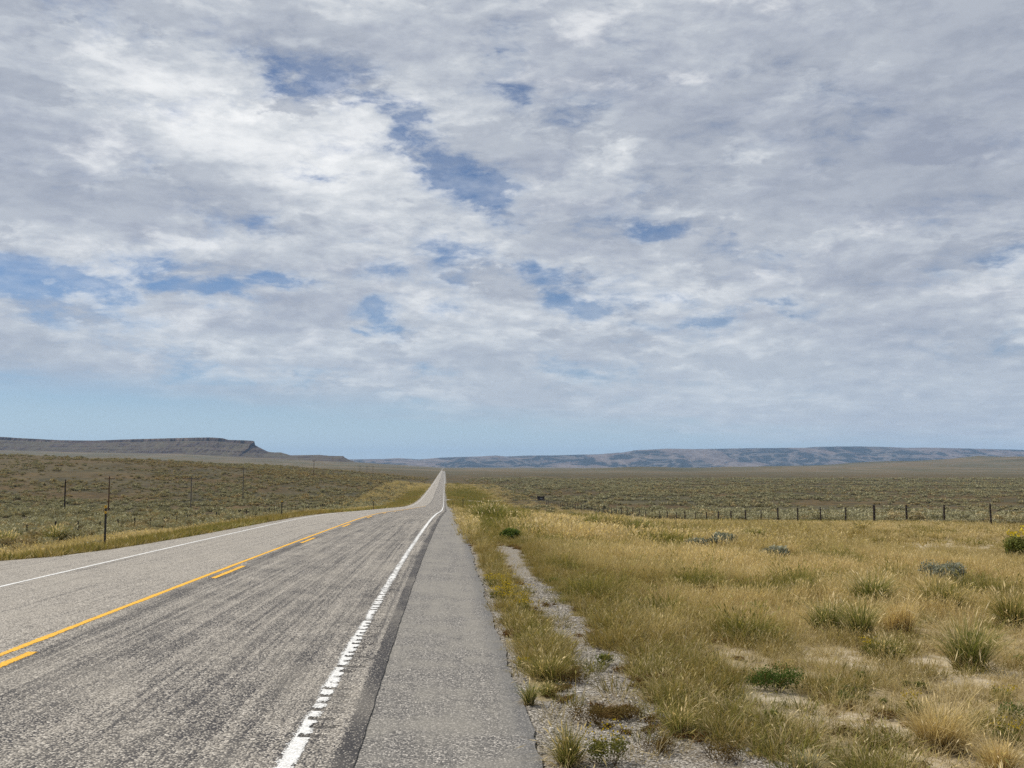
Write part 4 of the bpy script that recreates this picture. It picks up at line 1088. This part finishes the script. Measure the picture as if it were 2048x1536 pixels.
# --- post and wire fences
def fence(name, X, d0, d1, first, label, seed, hgt, thick=0.9):
    rr = random.Random(seed)
    ds = [first + 5.03 * k for k in range(-12, 80) if d0 <= first + 5.03 * k <= d1]
    root = empty(name, (X, ds[0], float(ground_z(X, ds[0]))), label, 'fence')
    org = root.location.copy()
    kinds = []
    for s in range(5):
        r0 = (0.080, 0.066, 0.095, 0.060, 0.072)[s] * thick; hh = hgt * (1.0, 0.97, 1.06, 0.95, 1.02)[s]
        kinds.append(bm_mesh('post', tube([(0, 0, -0.3), (0.004, 0.0, 0.4), (0.0, 0.006, hh * 0.8), (0.006, 0, hh), (0.006, 0, hh + 0.015)], [r0, r0 * 0.98, r0 * 0.95, r0 * 0.93, r0 * 0.6], 7, 0.10, s), M_WOOD))
    tops = []
    for d in ds:
        x = X + rr.uniform(-0.06, 0.06); z = float(ground_z(x, d))
        o = link('post', kinds[rr.choice((0, 0, 1, 1, 2, 3, 4))], root, Vector((x, d, z)) - org)
        o.rotation_euler = (rr.uniform(-0.03, 0.03), rr.uniform(-0.035, 0.035), rr.uniform(0, 6))
        tops.append(Vector((x, d, z)) - org)
    for hz in (0.38, 0.62, 0.86, 1.08):
        path = []
        for a, c in zip(tops, tops[1:]):
            path.append(a + Vector((-0.06, 0, hz * hgt / 1.2))); path.append((a + c) / 2 + Vector((-0.05, 0, hz * hgt / 1.2 - 0.03)))
        path.append(tops[-1] + Vector((-0.06, 0, hz * hgt / 1.2)))
        link('wire', bm_mesh('wire', tube(path, [0.004] * len(path), 4), M_WIRE), root)
    return root
fence('post_and_wire_fence', 29.0, 24, 352, 58.8, 'post and wire fence with dark posts along the right side of the verge', 1, 1.27)
fence('post_and_wire_fence', -29.0, 60, 300, 69.8, 'post and wire fence with thin posts in grass left of the road', 2, 1.12, 0.75)

# --- power line
def power_pole(px, top_py, d, h, label, mat, arm=True, rad=0.13):
    r = ray(px, top_py); X = r.x / r.y * d; zt = EYE + r.z / r.y * d; zb = float(ground_z(X, d))
    h = max(zt - zb, 3.0)
    root = empty('power_pole', (X, d, zb), label, 'power pole', 'wooden power poles left of the road')
    link('pole', bm_mesh('pole', tube([(0, 0, -0.8), (0, 0, h * 0.5), (0, 0, h), (0, 0, h + 0.06)], [rad, rad * 0.85, rad * 0.68, rad * 0.3], 10), mat), root)
    if arm:
        a = link('crossarm', bm_mesh('crossarm', box_bm(1.9, 0.11, 0.13, (0, 0.13, h - 0.45)), mat), root)
        for x in (-0.85, 0.85):
            link('insulator', bm_mesh('insulator', tube([(x, 0.13, h - 0.385), (x, 0.13, h - 0.30), (x, 0.13, h - 0.24), (x, 0.13, h - 0.17)], [0.02, 0.055, 0.05, 0.025], 8), M_GLASS), a)
        link('brace', bm_mesh('brace', tube([(-0.5, 0.09, h - 0.50), (0, 0.09, h - 0.95), (0.5, 0.09, h - 0.50)], [0.02, 0.02, 0.02], 5), M_STEEL), a)
    link('insulator', bm_mesh('insulator', tube([(0, 0, h + 0.055), (0, 0, h + 0.14), (0, 0, h + 0.20), (0, 0, h + 0.26)], [0.02, 0.055, 0.05, 0.025], 8), M_GLASS), root)
    return root, h
def dpole(px): return 66.0 * FPX / (890 - px)
_pl = [(219, 953, 'reddish brown power pole with crossarm behind the black delineator', M_POLE), (383, 954, 'grey power pole on the brown slope, second of the line', M_POLEG), (487, 935, 'pale thin power pole on the brown slope below the mesa', M_POLEG),
       (628, 920, 'dark power pole rising above the plain left of the lower mesa', M_POLE), (720, 931, 'small far power pole left of the road', M_POLEG), (734, 931.5, 'smaller far power pole just left of the last one', M_POLEG), (746, 932, 'last tiny power pole of the line near the road', M_POLEG)]
_poles = []
for (px, ty, lb, mt) in _pl: _poles.append(power_pole(px, ty, dpole(px), 7.7, lb, mt, True, 0.15))
power_pole(131, 960, 196.0, 5, 'short dark pole standing alone in sage at the far left', M_WOOD, False, 0.16)
def line_wire():
    for off, lb in ((-0.85, 'power wire on the outer end of the crossarms'), (0.85, 'power wire on the roadside end of the crossarms')):
        path = []
        for (a, ha), (c, hc) in zip(_poles, _poles[1:]):
            A = a.location + Vector((off, 0.13, ha - 0.17)); C = c.location + Vector((off, 0.13, hc - 0.17))
            sag = 0.012 * (C - A).length
            for k in range(10):
                t = k / 10; path.append(A.lerp(C, t) - Vector((0, 0, 4 * sag * t * (1 - t))))
        path.append(C)
        o = link('power_wire', bm_mesh('power_wire', tube(path, [0.012] * len(path), 4), M_STEEL)); tag(o, lb, 'wire', 'power line wires')
line_wire()

# --- dark sign with notched top, seen from behind beyond the fence
def sign():
    d = 318.0; r = ray(1082, 1005); X = r.x / r.y * d; s = d / FPX
    zb = float(ground_z(X, d)); z0 = EYE + ray(1082, 1000.5).z / r.y * d; z1 = EYE + ray(1082, 992).z / r.y * d
    root = empty('roadside_sign', (X, d, zb), 'dark roadside sign board with notched top on two legs beyond the fence', 'sign')
    root.rotation_euler.z = 0.1
    w = 14.5 * s; a, c = z0 - zb, z1 - zb
    prof = [(-0.40, 0), (0.40, 0), (0.47, 0.55), (0.52, 1.0), (0.30, 0.93), (0.16, 0.86), (-0.10, 0.84), (-0.28, 0.93), (-0.52, 0.98), (-0.47, 0.55)]
    bm = bmesh.new()
    f = [bm.verts.new((x * w, -0.04, a + y * (c - a))) for x, y in prof]; bk = [bm.verts.new((x * w, 0.04, a + y * (c - a))) for x, y in prof]
    bm.faces.new(f); bm.faces.new(list(reversed(bk)))
    for k in range(len(f)): bm.faces.new((f[k], bk[k], bk[(k + 1) % len(f)], f[(k + 1) % len(f)]))
    bmesh.ops.recalc_face_normals(bm, faces=bm.faces)
    bd = link('board', bm_mesh('board', bm, M_SIGN), root)
    link('painted_patch', bm_mesh('painted_patch', box_bm(w * 0.34, 0.01, (c - a) * 0.16, (0.02, -0.05, a + (c - a) * 0.40)), M_PALE), bd)
    for x in (-0.28, 0.28): link('leg', bm_mesh('leg', box_bm(0.16, 0.16, a + 0.9, (x * w, 0.12, (a + 0.1) / 2)), M_SIGN), root)
    link('rail', bm_mesh('rail', box_bm(w * 0.8, 0.08, 0.14, (0, 0.085, a + (c - a) * 0.5)), M_SIGN), root)
sign()

# ------------------------------------------------------------------ the air
def build_haze():
    m, b, o = new_mat('haze_air')
    pv = b.node('ShaderNodeVolumePrincipled')
    pv.inputs['Color'].default_value = (0.44, 0.66, 1.0, 1)
    pv.inputs['Density'].default_value = HAZE
    pv.inputs['Anisotropy'].default_value = 0.0
    b.l.new(pv.outputs[0], o.inputs['Volume'])
    x0, x1, y0, y1, z0, z1 = -21500, 21500, -6500, 24500, -60, 420
    V = [(x, y, z) for z in (z0, z1) for y in (y0, y1) for x in (x0, x1)]
    F = [(0, 2, 3, 1), (4, 5, 7, 6), (0, 1, 5, 4), (2, 6, 7, 3), (0, 4, 6, 2), (1, 3, 7, 5)]
    h = link('haze', mesh_from('haze', V, F, m)); tag(h, 'thin blue haze in the air over the range', kind='stuff')
HAZE = 4.0e-5
build_haze()
